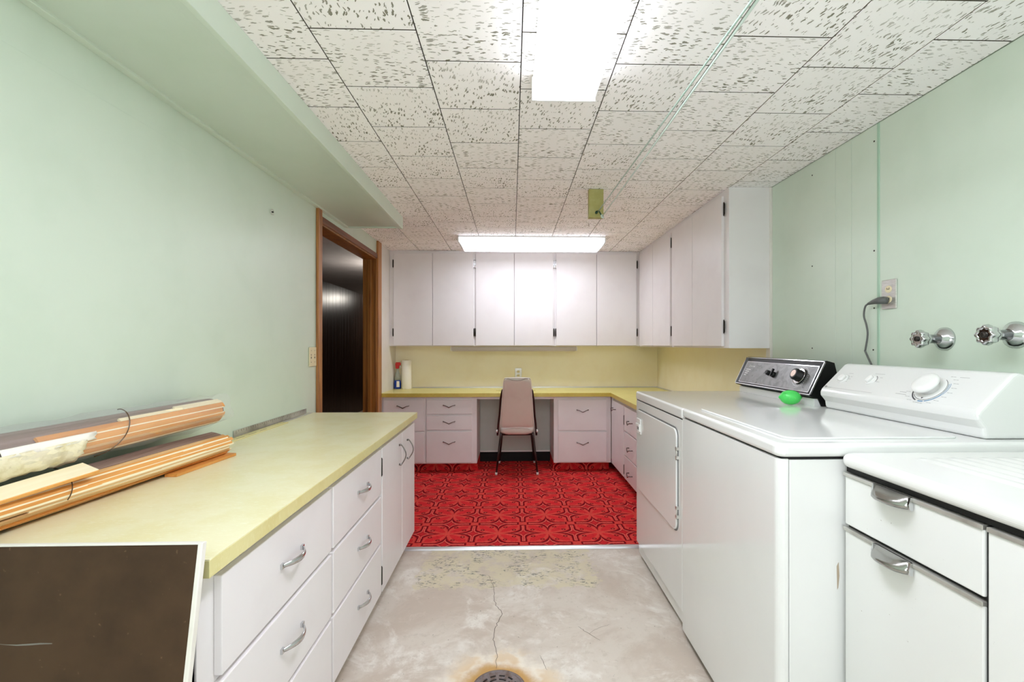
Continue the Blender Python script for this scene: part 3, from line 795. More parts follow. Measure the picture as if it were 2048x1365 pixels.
# ------------------------------------------------------------ upper cabinets
UY, UZ0, UZ1 = 4.53, 1.163, 2.043
def upper_back(x0, x1, doors, label, hinges):
    t = thing('upper_cabinet', label, 'cabinet', ((x0 + x1) / 2, (UY + YB) / 2, 1.155))
    build('body', MB().box(x0, x1, UY + .016, YB - .002, 1.157, CEIL - .001), white_paint, t, bev=.0012)
    ds = [build('door', MB().box(a, b, UY, UY + .0165, UZ0, UZ1), white_paint, t, bev=.002) for a, b in doors]
    for k, hx, z, mt in hinges:
        fit('hinge', ds[k], frame((hx, UY + .006, z), (1, 0, 0), (0, 0, 1), (0, -1, 0)), 'hinge', mt)
upper_back(XL + .004, -.3555, [(-1.124, -.759), (-.7545, -.368)], 'white two door upper cabinet nearest the doorway',
           [(0, -1.130, 1.942, dark_metal), (0, -1.130, 1.288, dark_metal), (1, -.362, 1.942, chrome), (1, -.362, 1.288, dark_metal)])
upper_back(-.3545, .4115, [(-.345, .019), (.0235, .394)], 'white two door upper cabinet in the middle above the chair',
           [(0, -.350, 1.942, chrome), (0, -.350, 1.288, dark_metal), (1, .402, 1.942, chrome), (1, .402, 1.288, dark_metal)])
upper_back(.4125, 1.234, [(.425, .811), (.816, 1.200)], 'white two door upper cabinet in the back right corner',
           [(0, .419, 1.942, chrome), (0, .419, 1.288, dark_metal), (1, 1.207, 1.942, dark_metal), (1, 1.207, 1.288, dark_metal)])
UXf = 1.235
def upper_right(y0, y1, doors, label, hy):
    t = thing('upper_cabinet', label, 'cabinet', ((UXf + XR) / 2, (y0 + y1) / 2, 1.155))
    build('body', MB().box(UXf + .0005, XR - .001, y0, y1, 1.150, CEIL - .001), white_paint, t, bev=.0012)
    ds = [build('door', MB().box(UXf - .0165, UXf, a, b, UZ0 - .002, UZ1 - .008), white_paint, t, bev=.002) for a, b in doors]
    for z in (1.955, 1.275): fit('hinge', ds[0], F_right(UXf - .006, hy, z), 'hinge', dark_metal)
upper_right(3.598, 4.545, [(3.626, 4.068), (4.073, 4.500)], 'white upper cabinet on the right wall, farther pair of doors', 3.612)
upper_right(2.664, 3.597, [(2.722, 3.170), (3.1745, 3.582)], 'white upper cabinet on the right wall with its bare side facing the camera', 2.705)

# ------------------------------------------------------------ wall outlets, hook, small wall things
def duplex(t, Mw, zs=(-.02, .02)):
    for z in zs:
        f = build('receptacle', MB().lathe([(.0165, .0), (.0165, .004), (.015, .005)], 20, 1, .86), cream_plastic, t, M=Mw @ T(0, z, 0))
        s_ = MB().box(-.0065, -.0045, -.002, .006, .0045, .0056).box(.0045, .0065, -.002, .006, .0045, .0056)
        s_.lathe([(.002, .0045), (.002, .0056)], 8)
        build('slot', s_, slot_dark, f, M=WM[f])
t = thing('wall_outlet', 'steel duplex outlet plate on the right wall with a grey plug in it', 'outlet', (XR, 1.817, 1.366))
Mo = frame((XR - .0005, 1.817, 1.368), (0, -1, 0), (0, 0, 1), (-1, 0, 0))
build('plate', MB().box(-.036, .036, -.058, .058, 0, .006), steel, t, M=Mo, bev=.003)
duplex(t, Mo @ T(0, 0, .003))
t = thing('wall_outlet', 'small steel outlet plate on the yellow wall behind the chair', 'outlet', (.064, YB, .87))
Mo2 = frame((.064, YB, .878), (1, 0, 0), (0, 0, 1), (0, -1, 0))
build('plate', MB().box(-.034, .034, -.056, .056, 0, .006), steel, t, M=Mo2, bev=.002)
duplex(t, Mo2 @ T(0, 0, .003))
t = thing('wall_outlet', 'cream outlet and switch plate on the left wall beside the door casing', 'outlet', (XL, 2.80, 1.10))
Mo3 = frame((XL + .0015, 2.803, 1.10), (0, 1, 0), (0, 0, 1), (1, 0, 0))
build('plate', MB().box(-.047, .047, -.056, .056, 0, .006), cream_plastic, t, M=Mo3, bev=.002)
for dx in (-.025, .022):
    mm = MB().box(dx - .004, dx + .004, -.010, .000, .006, .0065).lathe([(.0001, .006), (.0001, .006)], 3)
    mm.box(dx - .003, dx + .003, .008, .014, .006, .0066).box(dx - .002, dx + .002, .034, .038, .006, .0066).box(dx - .002, dx + .002, -.034, -.029, .006, .0066)
    build('slot', mm, slot_dark, t, M=Mo3)
# plug and cord
t = thing('power_cord', 'grey power cord hanging from the right wall outlet behind the washer', 'cord', (XR - .02, 1.83, 1.35))
build('plug', MB().tube([(XR - .010, 1.817, 1.344), (XR - .022, 1.822, 1.345), (XR - .028, 1.838, 1.345), (XR - .03, 1.865, 1.342), (XR - .03, 1.892, 1.337)], [.013, .015, .014, .0095, .005], 10), cord_grey, t)
build('cord', MB().tube(rail([(XR - .03, 1.885, 1.338), (XR - .03, 1.908, 1.328), (XR - .026, 1.921, 1.29), (XR - .022, 1.912, 1.25), (XR - .022, 1.906, 1.21), (XR - .022, 1.918, 1.15), (XR - .022, 1.92, 1.145), (XR - .022, 1.902, 1.115), (XR - .02, 1.88, 1.07), (XR - .02, 1.87, 1.0), (XR - .02, 1.87, .6)], 50), .0036, 8), cord_grey, t)
# hook on the left wall
t = thing('wall_hook', 'small bent wire clip screwed to the left wall', 'hook', (XL, 2.33, 1.81))
build('clip', MB().tube([(XL + .008, 2.333 + .017 * math.cos(R(a)), 1.815 + .012 * math.sin(R(a))) for a in range(60, 311, 20)], .0022, 7), steel, t)
build('screw', MB().tube([(XL + .001, 2.333, 1.815), (XL + .012, 2.333, 1.815)], .004, 8), dark_metal, t)

# wall valves
def valve(y, z, label):
    t = thing('wall_valve', label, 'tap', (XR, y, z))
    A = frame((XR, y, z), (0, -1, 0), (0, 0, 1), (-1, 0, 0))
    build('flange', MB().lathe([(.040, 0), (.0395, .005), (.030, .016), (.019, .023), (.017, .025)], 32), chrome, t, M=A)
    build('stem', MB().lathe([(.0155, .015), (.0155, .058), (.0175, .061), (.0175, .070), (.012, .076)], 24), chrome, t, M=A)
    h = build('handle', MB().lathe([(.013, .068), (.026, .076), (.029, .085), (.027, .099), (.021, .103), (.018, .098)], 64, lobes=8, amp=.10), chrome, t, M=A)
    build('screw', MB().lathe([(.009, .094), (.009, .102), (.006, .105)], 14), dark_metal, h, M=A)
valve(1.582, 1.190, 'chrome wall valve with a scalloped handle, the one nearer the outlet')
valve(1.352, 1.199, 'chrome wall valve with a scalloped handle at the right edge')

# block and clothesline
t = thing('wood_block', 'olive painted wooden block fixed under the ceiling, holding the clothesline', 'block', (.486, 2.74, CEIL))
build('block', MB().box(.4435, .5285, 2.72, 2.758, 1.905, CEIL - .0005), olive_wood, t, bev=.002)
build('hook', MB().tube(rail([(.488, 2.735, 1.932), (.490, 2.70, 1.936), (.497, 2.685, 1.930), (.503, 2.683, 1.918), (.512, 2.684, 1.905), (.518, 2.69, 1.898)], 14), .0042, 8), dark_green, t)
build('screw_eye', MB().tube([(.486, 2.722, 1.932), (.486, 2.704, 1.932)], .008, 10), dark_green, t)
cl2 = thing('clothesline', 'pale green doubled clothesline stretched under the ceiling from the block', 'cord', (.51, 2.69, 1.92))
build('line', MB().tube([(.492, 2.69, 1.932), (.520, 1.02, 1.918), (.545, YF, 1.90)], .0030, 8), cord_green, cl2)
build('line', MB().tube([(.514, 2.69, 1.902), (.528, 1.6, 1.912), (.531, 1.02, 1.916), (.556, YF, 1.90)], .0034, 8), cord_clear, cl2)
build('knot', MB().tube([(.509, 2.685, 1.911), (.514, 2.682, 1.900), (.520, 2.684, 1.893)], [.006, .009, .006], 10), cord_clear, cl2)

# ------------------------------------------------------------ chair
t = thing('dining_chair', 'cream vinyl chair with tall padded back and dark brown legs pushed up to the desk', 'chair', (.043, 4.42, .0102))
def loft(secs):                            # secs: list of rings
    m = MB(); V = [[m.bm.verts.new(p) for p in r] for r in secs]; n = len(V[0])
    for A, B in zip(V, V[1:]):
        for k in range(n):
            f = m.bm.faces.new([A[k], A[(k + 1) % n], B[(k + 1) % n], B[k]]); f.smooth = True
    m.bm.faces.new(list(reversed(V[0]))); m.bm.faces.new(V[-1]); return m
def backY(z): return 4.205 - (z - .43) * .36 - .25 * max(0, z - .62) ** 2 * 1.2
secs = []
CX = .0445
def halfw(z): return .150 - (z - .435) / (.885 - .435) * .036
for i in range(19):
    f = i / 18; z = .437 + f * .450
    hw_ = halfw(z); y = backY(z); td = .020
    k = 1.0
    if f < .06: k = .80 + .2 * f / .06
    if f > .90: k = math.sqrt(max(.02, 1 - ((f - .90) / .105) ** 2))
    wq = hw_ * (1 if f < .88 else (1 - .16 * ((f - .88) / .12) ** 3)); tq = td * (.35 + .65 * k)
    ring = []
    for a in range(24):
        A = 2 * math.pi * a / 24; ca_, sa_ = math.cos(A), math.sin(A)
        ring.append((CX + wq * math.copysign(abs(ca_) ** .35, ca_), y + tq * math.copysign(abs(sa_) ** .7, sa_), z + (.0 if f < .95 else 0)))
    secs.append(ring)
bk = build('backrest', loft(secs), vinyl, t)
pip = []
for i in range(15): z = .443 + i / 14 * .425; pip.append((CX - halfw(z) - .001, backY(z) - .014, z))
top = [(CX - .110, .8795), (CX - .095, .885), (CX - .06, .876), (CX - .03, .868), (CX, .8655), (CX + .03, .868), (CX + .055, .877), (CX + .075, .884), (CX + .10, .884), (CX + .112, .876)]
build('seam', MB().tube([(x, backY(z) - .0195, z) for x, z in top], .0017, 6), M('dark_vinyl_seam', (104, 94, 88), .6).m, bk)
pip += [(x, backY(z) - .012, z + .003) for x, z in [(CX - .105, .884), (CX - .06, .888), (CX, .889), (CX + .06, .888), (CX + .105, .884)]]
for i in range(14, -1, -1): z = .443 + i / 14 * .425; pip.append((CX + halfw(z) + .001, backY(z) - .014, z))
build('piping', MB().tube(pip + [(CX, backY(.441) - .018, .440)], .0028, 6, closed=True), vinyl_piping, bk)
# seat
secs = []
for i in range(11):
    f = i / 10; z = .372 + .058 * f; k = 1 - .09 * (abs(f - .5) * 2) ** 3
    ring = []
    for a in range(32):
        A = 2 * math.pi * a / 32; c_, s_ = math.cos(A), math.sin(A)
        ring.append((CX + .158 * k * math.copysign(abs(c_) ** .4, c_), 4.405 + .195 * k * math.copysign(abs(s_) ** .45, s_), z - .006 * abs(c_) * 0 + .008 * (1 - c_ * c_) * (f - .5)))
    secs.append(ring)
build('seat', loft(secs), vinyl, t)
def leg(x0, y0, z0, x1, y1, z1):
    l = build('leg', MB().tube([(x0, y0, z0), (x1, y1, z1)], [.0105, .008], 12), brown_metal, t)
    d_ = (Vector((x1, y1, z1)) - Vector((x0, y0, z0))).normalized(); e_ = Vector((x1, y1, z1))
    build('foot_cap', MB().tube([e_ - d_ * .022, e_ + d_ * .0], [.0105, .0115], 12), plastic_white, l, label='white rubber foot cap')
leg(-.098, 4.235, .375, -.141, 4.205, .0145)
leg(.187, 4.235, .375, .228, 4.205, .0145)
leg(-.09, 4.52, .372, -.125, 4.636, .0145)
leg(.18, 4.52, .372, .220, 4.636, .0145)
for sx in (-1, 1):
    pts = []
    for z in (.362, .40, .47, .55, .63, .70, .765, .785):
        pts.append((CX + sx * (halfw(z) + .014 + (.004 if z < .5 else 0) - max(0, z - .7) * .10), backY(z) + .006, z))
    build('side_rail', MB().tube(pts, [.009] * 7 + [.005], 10), brown_metal, t)
    build('pivot_knob', MB().tube([(CX + sx * .172, 4.20, .405), (CX + sx * .186, 4.20, .405)], [.014, .011], 12), plastic_white, t)
build('seat_frame', MB().tube([(-.10, 4.235, .368), (-.10, 4.55, .368), (.19, 4.55, .368), (.19, 4.235, .368)], .009, 8, closed=True), brown_metal, t)

# ------------------------------------------------------------ things on the desk
PX, PY = -1.038, 4.70
t = thing('paper_towel_roll', 'upright white paper towel roll on the desk in the left corner', 'paper towels', (PX, PY, DZT))
build('roll', MB().lathe([(.046, 0), (.0475, .003), (.0475, .279), (.046, .282), (.021, .282), (.021, .270)], 36), paper, t, M=T(PX, PY, DZT))
build('core', MB().lathe([(.0205, .268), (.0205, .283), (.0185, .283), (.0185, .268)], 24), M('cardboard', (168, 140, 104), .8).m, t, M=T(PX, PY, DZT))
SXp, SYp = -1.128, 4.70
t = thing('spray_bottle', 'clear spray bottle of blue cleaner with a red trigger beside the paper towels', 'bottle', (SXp, SYp, DZT))
Ms = T(SXp, SYp, DZT)
build('bottle_base', MB().lathe([(.030, 0), (.034, .004), (.034, .05), (.0315, .082), (.030, .085)], 24, 1, .72), blue_liquid, t, M=Ms, label='blue liquid in the lower half')
build('bottle_neck', MB().lathe([(.0302, .0855), (.026, .12), (.019, .155), (.013, .18), (.012, .20)], 24, 1, .72), clear_bottle, t, M=Ms)
build('bottle_label', MB().prism([(-.004, .02), (.026, .02), (.024, .078), (-.002, .078)], 'y', -.0268, -.0245), paper, t, M=Ms)
h = build('trigger_head', MB().prism([(-.016, .20), (.014, .20), (.016, .225), (.032, .235), (.032, .255), (.024, .262), (-.014, .262), (-.020, .245)], 'y', -.011, .011), red_plastic, t, M=Ms, bev=.003)
build('trigger', MB().tube([(.014, 0, .236), (.030, 0, .222), (.034, 0, .20)], [.004, .0035, .003], 8), M('white_trigger', (235, 232, 228), .4).m, h, M=Ms)

# ------------------------------------------------------------ dryer
DX = .690
t = thing('dryer', 'white clothes dryer with black and silver control panel beside the desk', 'dryer', (1.05, 2.25, 0))
DY0_, DY1_ = 1.895, 2.615
def rounded_rect(x0, x1, y0, y1, r, n=6, corners=(1, 1, 1, 1)):
    out = []
    for (cx, cy, a0, on) in ((x1 - r, y1 - r, 0, corners[0]), (x0 + r, y1 - r, 90, corners[1]), (x0 + r, y0 + r, 180, corners[2]), (x1 - r, y0 + r, 270, corners[3])):
        if on:
            for i in range(n + 1): a = R(a0 + 90 * i / n); out.append((cx + r * math.cos(a), cy + r * math.sin(a)))
        else:
            out.append({0: (x1, y1), 90: (x0, y1), 180: (x0, y0), 270: (x1, y0)}[a0])
    return out
build('body', MB().prism(rounded_rect(DX, 1.385, DY0_, DY1_, .012, 4), 'z', .085, .864), appliance, t, bev=.002)
build('toe_panel', MB().box(DX + .012, 1.37, DY0_ + .012, DY1_ - .012, .022, .086), appliance, t, bev=.003)
build('base', MB().box(DX + .04, 1.36, DY0_ + .02, DY1_ - .02, 0, .023), shade_and_part_black, t)
build('top_panel', MB().prism(rounded_rect(DX - .003, 1.385, DY0_, DY1_, .014, 4), 'z', .868, .912), appliance, t, bev=.009, seg=4)
build('seam', MB().box(DX + .004, 1.38, DY0_ + .003, DY1_ - .003, .862, .869), shade_and_part_black, t)
dd = build('door', MB().prism(rounded_rect(1.950, 2.570, .392, .818, .035, 6), 'x', DX - .009, DX - .0005), appliance, t, bev=.003, seg=3)
build('door_gasket', MB().prism(rounded_rect(1.944, 2.576, .386, .824, .039, 6), 'x', DX - .0022, DX + .001), M('light_grey_seal', (120, 120, 120), .6).m, t)
for z in (.72, .475):
    build('hinge', MB().box(DX - .011, DX, 1.939, 1.953, z - .025, z - .012).box(DX - .011, DX, 1.939, 1.953, z + .012, z + .025).tube([(DX - .008, 1.943, z - .028), (DX - .008, 1.943, z + .028)], .003, 8), steel, t)
g = build('door_grip', MB().box(DX - .022, DX - .009, 2.478, 2.548, .735, .748).box(DX - .022, DX - .009, 2.478, 2.483, .71, .737).box(DX - .016, DX - .009, 2.478, 2.548, .768 - .02, .775).box(DX - .014, DX - .009, 2.478, 2.548, .695, .712), plastic_white, dd, bev=.002)
build('grip_recess', MB().box(DX - .0098, DX - .0088, 2.484, 2.546, .712, .735), dark_print, g)
# console
dv = Vector((.068, 0, .144)).normalized()
DO = Vector((1.243, 2.598, .957)); DLn = .66; DHt = .157
Mc = frame(DO, (0, -1, 0), dv, (-dv.z, 0, dv.x))
co = build('console', MB().prism([(1.247, .953), (1.243 - .002, .957), (1.309, 1.100), (1.313, 1.103), (1.345, 1.094), (1.385, .935), (1.385, .912), (1.29, .912), (1.275, .945)], 'y', DO.y - DLn, DO.y), black, t, bev=.001, label='black console housing')
build('riser', MB().box(1.262, 1.38, DO.y - DLn + .006, DO.y - .006, .9115, .944), appliance, t, bev=.002)
fw = .004
rim = MB()
for a in ((0, DLn, 0, fw), (0, DLn, DHt - fw, DHt), (0, fw, 0, DHt), (DLn - fw, DLn, 0, DHt)): rim.box(a[0], a[1], a[2], a[3], 0, .006)
build('chrome_rim', rim, chrome, co, M=Mc)
f = build('fascia', MB().box(.032, DLn - .022, .014, DHt - .026, 0, .0035), worn_steel, co, M=Mc, label='scuffed brushed steel fascia')
rim = MB()
for a in ((.030, DLn - .020, .011, .0135), (.030, DLn - .020, DHt - .0265, DHt - .023), (.030, .0325, .011, DHt - .023), (DLn - .0225, DLn - .020, .011, DHt - .023)): rim.box(a[0], a[1], a[2], a[3], 0, .0045)
build('inner_rim', rim, chrome, co, M=Mc)
def knobm(r, h, lob=0, amp=0): return MB().lathe([(r * 1.05, 0), (r, h * .3), (r * .92, h * .9), (r * .82, h)], 40 if lob else 28, lobes=lob, amp=amp)
kb = build('timer_knob', MB().lathe([(.036, .0035), (.036, .008), (.026, .011), (.0255, .034), (.022, .038)], 48, lobes=16, amp=.03), black, co, M=Mc @ T(.540, .079, 0))
build('knob_ring', MB().lathe([(.0375, .009), (.0375, .0105), (.034, .0105)], 40), chrome, co, M=Mc @ T(.540, .079, 0))
build('knob_cap', MB().lathe([(.0165, .038), (.0160, .0395)], 28), M('copper_cap', (200, 176, 162), .35, .5).m, co, M=Mc @ T(.540, .079, 0))
build('push_button', knobm(.0125, .016), black, co, M=Mc @ T(.285, .078, .0035))
build('selector_knob', MB().lathe([(.0145, 0), (.0135, .012), (.012, .014)], 24).box(-.004, .004, -.010, .026, .010, .019), black, co, M=Mc @ T(.335, .072, .0035))
mk = MB()
for i, L_ in enumerate((.045, .036, .030, .022)):
    mk.box(.052, .052 + L_, .086 - i * .011, .0895 - i * .011, .0035, .0038)
build('label_lines', mk, white_print, co, M=Mc)['kind'] = 'stuff'
def text(txt, size, mat, parent, Mw, name='lettering'):
    cu = bpy.data.curves.new('lettering', 'FONT'); cu.body = txt; cu.size = size; cu.extrude = .00015; cu.align_x = 'LEFT'
    tmp = bpy.data.objects.new('tmp', cu); C.objects.link(tmp)
    dg = bpy.context.evaluated_depsgraph_get(); me = bpy.data.meshes.new_from_object(tmp.evaluated_get(dg))
    bpy.data.objects.remove(tmp); me.materials.clear(); me.materials.append(mat)
    o = bpy.data.objects.new(name, me); return setp(o, parent, Mw)
def swirl(mat, parent, Mw, s=1.):
    m = MB().tube([(.0045 * s * math.cos(R(a)), .005 * s * math.sin(R(a)), 0) for a in range(-60, 241, 20)], .0009 * s, 6)
    build('emblem', m, mat, parent, M=Mw)
swirl(white_print, co, Mc @ T(.076, .107, .004), 1.2)
text('MAYTAG', .011, white_print, co, Mc @ T(.084, .103, .0037))
ticks = MB()
for i in range(26):
    a = R(-150 + i * 11.5); c_, s_ = math.cos(a), math.sin(a)
    x, y = .540 + .050 * c_, .079 + .046 * s_
    ticks.box(x - .0022, x + .0022, y - .0008, y + .0008, .0035, .0038)
build('dial_marks', ticks, white_print, co, M=Mc)['kind'] = 'stuff'

# ------------------------------------------------------------ washer
WX = .684
t = thing('washing_machine', 'white top loading washing machine with white sloped console', 'washing machine', (1.05, 1.54, 0))
WY0, WY1 = 1.195, 1.888
build('front_panel', MB().prism([(WX + .026, WY1 - .002), (WX + .004, WY1 - .002), (WX, WY1 - .008)] + [(WX + .022 - .022 * math.cos(R(a)), WY0 + .022 - .022 * math.sin(R(a))) for a in (0, 15, 30, 45, 60, 75, 90)] + [(WX + .0245, WY0), (WX + .026, WY0 + .004)], 'z', .028, .876), appliance, t, smooth=False)
build('cabinet', MB().prism([(WX + .0275, WY0 + .0005), (1.39, WY0 + .0005), (1.39, WY1 - .003), (WX + .0275, WY1 - .003)], 'z', .028, .874), appliance, t, bev=.0015)
build('seam', MB().box(WX + .010, 1.385, WY0 + .008, WY1 - .008, .0265, .882), shade_and_part_black, t)
build('foot', MB().box(WX + .05, 1.35, WY0 + .05, WY1 - .05, 0, .03), shade_and_part_black, t)
build('top_panel', MB().prism(rounded_rect(WX - .004, 1.40, WY0 - .004, WY1, .026, 6), 'z', .881, .916), appliance, t, bev=.010, seg=4)
build('lid', MB().prism(rounded_rect(WX + .050, 1.215, WY0 + .050, WY1 - .045, .03, 6, (1, 1, 1, 1)), 'z', .9155, .9215), appliance, t, bev=.004, seg=3)
wc = build('console', MB().prism([(1.262, .9165), (1.258, .945), (1.240, .968), (1.238, .982), (1.246, .996), (1.338, 1.089), (1.352, 1.096), (1.40, 1.085), (1.42, .9165)], 'y', 1.228, 1.876), appliance, t, bev=.011, seg=4)
wv_ = Vector((.092, 0, .093)).normalized()
Mw_ = frame(Vector((1.246, 1.876, .996)), (0, -1, 0), wv_, (-wv_.z, 0, wv_.x))
for nm, x_, y_ in (('small_knob', .073, .056), ('small_knob', .208, .064)):
    a = build(nm, MB().lathe([(.0200, -.001), (.0195, .003), (.018, .0042)], 36), plastic_white, wc, M=Mw_ @ T(x_, y_, 0))
    build('knob_grip', MB().lathe([(.0155, .0042), (.0145, .014), (.0125, .0155)], 32, .42 if x_ > .1 else .9, 1), plastic_white, a, M=Mw_ @ T(x_, y_, 0) @ Matrix.Rotation(R(-12), 4, 'Z'))
def arc(cx, cy, r0, r1, a0, a1, n=24, h=.0004):
    m = MB(); rows = []
    for i in range(n + 1):
        a = R(a0 + (a1 - a0) * i / n); rows.append([(cx + r0 * math.cos(a), cy + r0 * math.sin(a), h), (cx + r1 * math.cos(a), cy + r1 * math.sin(a), h)])
    return m.sheet(rows)
for x_, y_ in ((.073, .056), (.208, .064)):
    build('dial_arc', arc(x_, y_, .0225, .0245, -10, 70), dark_print if x_ > .1 else grey_print, wc, M=Mw_)
DXk, DYk = .460, .054
build('dial_disc', MB().lathe([(.046, -.001), (.046, .0012), (.044, .0016)], 48), plastic_white, wc, M=Mw_ @ T(DXk, DYk, 0))
kd = build('timer_knob', MB().lathe([(.026, .0016), (.024, .016), (.036, .019), (.039, .023), (.038, .030), (.033, .0335), (.020, .0345)], 48), plastic_white, wc, M=Mw_ @ T(DXk, DYk, 0))
build('dial_arc', arc(DXk, DYk, .0455, .0468, -140, 60, 40, .0019), dark_print, wc, M=Mw_)
build('dial_arc', arc(DXk, DYk, .050, .054, -170, -108, 24, .0006), dark_print, wc, M=Mw_)
build('dial_arc', arc(DXk, DYk, .050, .054, -98, -78, 10, .0006), blue_print, wc, M=Mw_)
build('dial_arc', arc(DXk, DYk, .050, .0535, -74, -20, 24, .0006), blue_print, wc, M=Mw_)
build('dial_arc', arc(DXk, DYk, .0485, .050, -20, 30, 20, .0006), blue_print, wc, M=Mw_)
build('dial_arc', arc(DXk, DYk, .0535, .055, -20, 30, 20, .0006), blue_print, wc, M=Mw_)
mk = MB()
def bar(x, y, L_, h_=.0016):
    n = max(1, int(L_ / .006)); 
    for i in range(n): mk.box(x + i * L_ / n, x + i * L_ / n + L_ / n * .8, y, y + h_, .0001, .0004)
for a in (-160, -138, -118, -100, -84, -66, -46, -26, -8, 10, 28, 46, 64, 168, 150):
    c_, s_ = math.cos(R(a)), math.sin(R(a)); L_ = .018
    x = DXk + .060 * c_ - (L_ if c_ < -.2 else (0 if c_ > .2 else L_ / 2)); bar(x, DYk + .060 * s_, L_)
bar(.076, .088, .022); bar(.098, .072, .011); bar(.098, .060, .012); bar(.094, .046, .010)
bar(.200, .096, .045); bar(.236, .080, .012); bar(.236, .060, .014); bar(.180, .084, .01)
bar(.515, .108, .03); bar(.365, .028, .026, .0022); bar(.355, .019, .042, .0022)
bar(.052, .008, .21, .0012)
build('label_lines', mk, grey_print, wc, M=Mw_)['kind'] = 'stuff'
build('pointer', MB().prism([(DXk - .004, DYk - .037), (DXk + .004, DYk - .037), (DXk, DYk - .043)], 'z', .0016, .002), dark_print, wc, M=Mw_)
swirl(dark_print, wc, Mw_ @ T(.020, .010, .0004), .9)
text('MAYTAG', .006, grey_print, wc, Mw_ @ T(.027, .007, .0003))
stain = build('rust_mark', MB().prism([(1.005 - .17, .60), (.84, .61), (.842, .575), (.839, .545), (.8365, .54)], 'y', WY0 - .0002, WY0 + .001), M('rust_stain', (176, 160, 140), .6).m, t)

# green plastic squeeze ball
gx, gy = 1.194, 2.0
t = thing('green_ball', 'bright green lime shaped plastic container by the dryer console', 'container', (gx, gy, .912))
GM = frame((gx, gy, .913 + .031), Vector((.25, .968, 0)).normalized() * 0 + Vector((0, 0, 1)), Vector((1, 0, 0)), Vector((0, 1, 0)))
prof = [(.0015, -.046), (.006, -.043)] + [(.031 * math.cos(R(a)) ** .8, .040 * math.sin(R(a))) for a in range(-75, 76, 10)] + [(.006, .043), (.0015, .046)]
GM = T(gx, gy, .913 + .031) @ Matrix.Rotation(R(-16), 4, 'Z') @ Matrix.Rotation(R(-90), 4, 'Y') 
build('shell', MB().lathe(prof, 32), green_plastic, t, M=GM)
Gf = T(gx, gy, .913 + .031) @ Matrix.Rotation(R(-16), 4, 'Z')
build('embossed_ring', MB().tube([(.012 * math.cos(R(a)), -.0315 + .004 * abs(math.sin(R(a))) , -.004 + .012 * math.sin(R(a))) for a in range(0, 181, 12)], .0012, 6), M('light_green_plastic', (120, 230, 120), .4).m, t, M=Gf)

# ------------------------------------------------------------ sink cabinet with drainboard
t = thing('sink_cabinet', 'white enamel sink cabinet with ribbed drainboard top and chrome pulls beside the washer', 'sink', (1.15, .5, 0))
KX, KY0, KY1 = .846, -.35, 1.186
build('body', MB().box(KX + .018, XR - .02, KY0, KY1, .09, .856), sinkmat, t, bev=.002)
build('toe_kick', MB().box(KX + .08, XR - .03, KY0 + .01, KY1 - .01, 0, .09), shade_and_part_black, t)
build('shadow_channel', MB().box(KX + .006, XR - .03, KY0 + .005, KY1 - .004, .848, .866), shade_and_part_black, t)  # black strip painted in as the shadow under the sink top
top = build('top', MB().prism(rounded_rect(KX - .014, XR - .012, KY0, KY1 + .002, .03, 8), 'z', .862, .896), enamel, t, bev=.0155, seg=6)
# raised bead around drainboard and ribs
build('rim_bead', MB().box(XR - .05, XR - .014, KY0 + .01, KY1, .893, .93), enamel, top, bev=.012, seg=4)
rx = .985; ribs = []
while rx < 1.38:
    pts = rail([(rx, 1.118, .8935), (rx, 1.095, .8965), (rx, .9, .8972), (rx, .55, .8968), (rx, .42, .8935)], 16)
    rows = []
    for p in pts:
        hh = p.z - .8955
        rows.append([(p.x - .0165, p.y, .8955), (p.x - .008, p.y, .8962 + hh * 1.6), (p.x, p.y, .8966 + hh * 3), (p.x + .008, p.y, .8962 + hh * 1.6), (p.x + .0165, p.y, .8955)])
    build('drain_rib', MB().sheet(rows), enamel, top); rx += .0385
# basin out of frame towards the viewer
build('basin_rim', MB().prism(rounded_rect(.93, 1.36, -.28, .30, .05, 6), 'z', .895, .899), enamel, top, bev=.002)
build('bowl_shade', MB().prism(rounded_rect(.95, 1.34, -.26, .28, .05, 6), 'z', .8985, .8995), M('shaded_enamel', (200, 202, 200), .2).m, top)  # flat plate; the bowl's shade is put into its greyer colour
dw = build('drawer', MB().box(KX, KX + .018, .826, 1.180, .716, .838), sinkmat, t, bev=.003)
do_ = build('door', MB().box(KX, KX + .018, .826, 1.180, .095, .700), sinkmat, t, bev=.003)
do2 = build('door', MB().box(KX, KX + .018, .42, .819, .095, .838), sinkmat, t, bev=.003)
do3 = build('door', MB().box(KX, KX + .018, -.33, .413, .095, .838), sinkmat, t, bev=.003)
for par, y0, y1, z in ((dw, .826, 1.184, .838), (do_, .826, 1.184, .700), (do2, .42, .819, .838), (do3, -.33, .413, .838)):
    build('chrome_strip', MB().box(KX - .0035, KX + .014, y0, y1, z - .001, z + .0085), strip_steel, par, bev=.002)
build('shadow_channel', MB().box(KX + .010, KX + .019, .826, 1.18, .699, .718), shade_and_part_black, t)  # dark strip standing in for the shadow above the lower door
build('shadow_channel', MB().box(KX + .006, KX + .019, .8185, .8265, .095, .845), shade_and_part_black, t)
cup_chrome = M('shaded_cup_chrome', (168, 167, 164), .2, .95).m  # chrome made greyer: shading on the cup pulls put into the colour
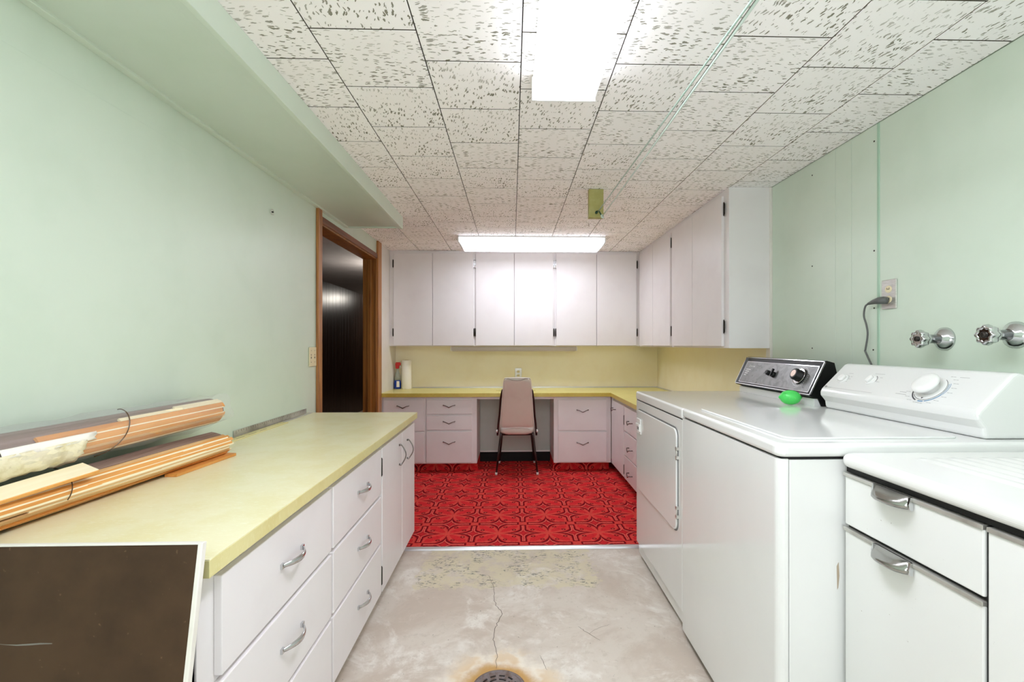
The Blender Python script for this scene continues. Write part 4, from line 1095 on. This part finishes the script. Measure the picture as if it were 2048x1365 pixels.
def cup():                                 # local: x along width, y up, z outwards
    m = MB(); rows = []
    for i in range(21):
        a = i / 20; x = -.050 + .100 * a; e_ = (1 - abs(2 * a - 1) ** 3.2)
        d_ = .006 + .024 * e_
        rows.append([(x, .004, .0), (x, .005, .006), (x, -.004 - .008 * e_ * .5, d_ * .75), (x, -.010 - .002 * e_, d_), (x, -.017, d_ + .0005), (x, -.021, d_ - .003)])
    m.sheet(rows)
    return m
cp_ = None
for par, z in ((dw, .843), (do_, .705)):
    Mw = frame((KX - .003, 1.024, z), (0, -1, 0), (0, 0, 1), (-1, 0, 0))
    if cp_ is None: cp_ = build('pull_handle', cup(), cup_chrome, par, M=Mw, solid=.0022)
    else: inst(cp_, par, Mw)
    for sx in (-1, 1):
        build('handle_end', MB().prism([(.004, 0), (.005, .006), (-.010, .010), (-.021, .008), (-.023, 0)], 'x', sx * .050 - .0022, sx * .050 + .0022), chrome, par, M=Mw)

# ------------------------------------------------------------ floor drain
t = thing('floor_drain', 'round cast iron floor drain grate in the rust stained concrete', 'drain', (-.045, 1.607, 0))
Md = T(-.045, 1.607, 0)
rg = MB(); rows = []
for k in range(49):
    a = 2 * math.pi * k / 48
    rows.append([(r_ * math.cos(a), r_ * math.sin(a), z_) for r_, z_ in ((.093, .0005), (.0925, .004), (.088, .0055), (.083, .005), (.081, .001))])
build('rim', rg.sheet(rows), rust_iron, t, M=Md)
build('pit_shade', MB().lathe([(.082, .0003), (.082, .0009)], 40), shade_and_part_black, t, M=Md)  # flat black disc painted as the shade below the grate
gr = MB(); NA = 96
rad = [.012, .022, .030, .040, .048, .058, .066, .075, .0805]
grid = [[gr.bm.verts.new((r_ * math.cos(2 * math.pi * k / NA), r_ * math.sin(2 * math.pi * k / NA), .003)) for k in range(NA)] for r_ in rad]
for i in range(len(rad) - 1):
    per = {1: 16, 3: 12, 5: 8}.get(i)
    for k in range(NA):
        if per and (k % per) >= max(3, per // 4): continue
        gr.bm.faces.new([grid[i][k], grid[i][(k + 1) % NA], grid[i + 1][(k + 1) % NA], grid[i + 1][k]])
gr.bm.faces.new(list(grid[0]))
build('grate', gr, rust_iron, t, M=Md, solid=.003)
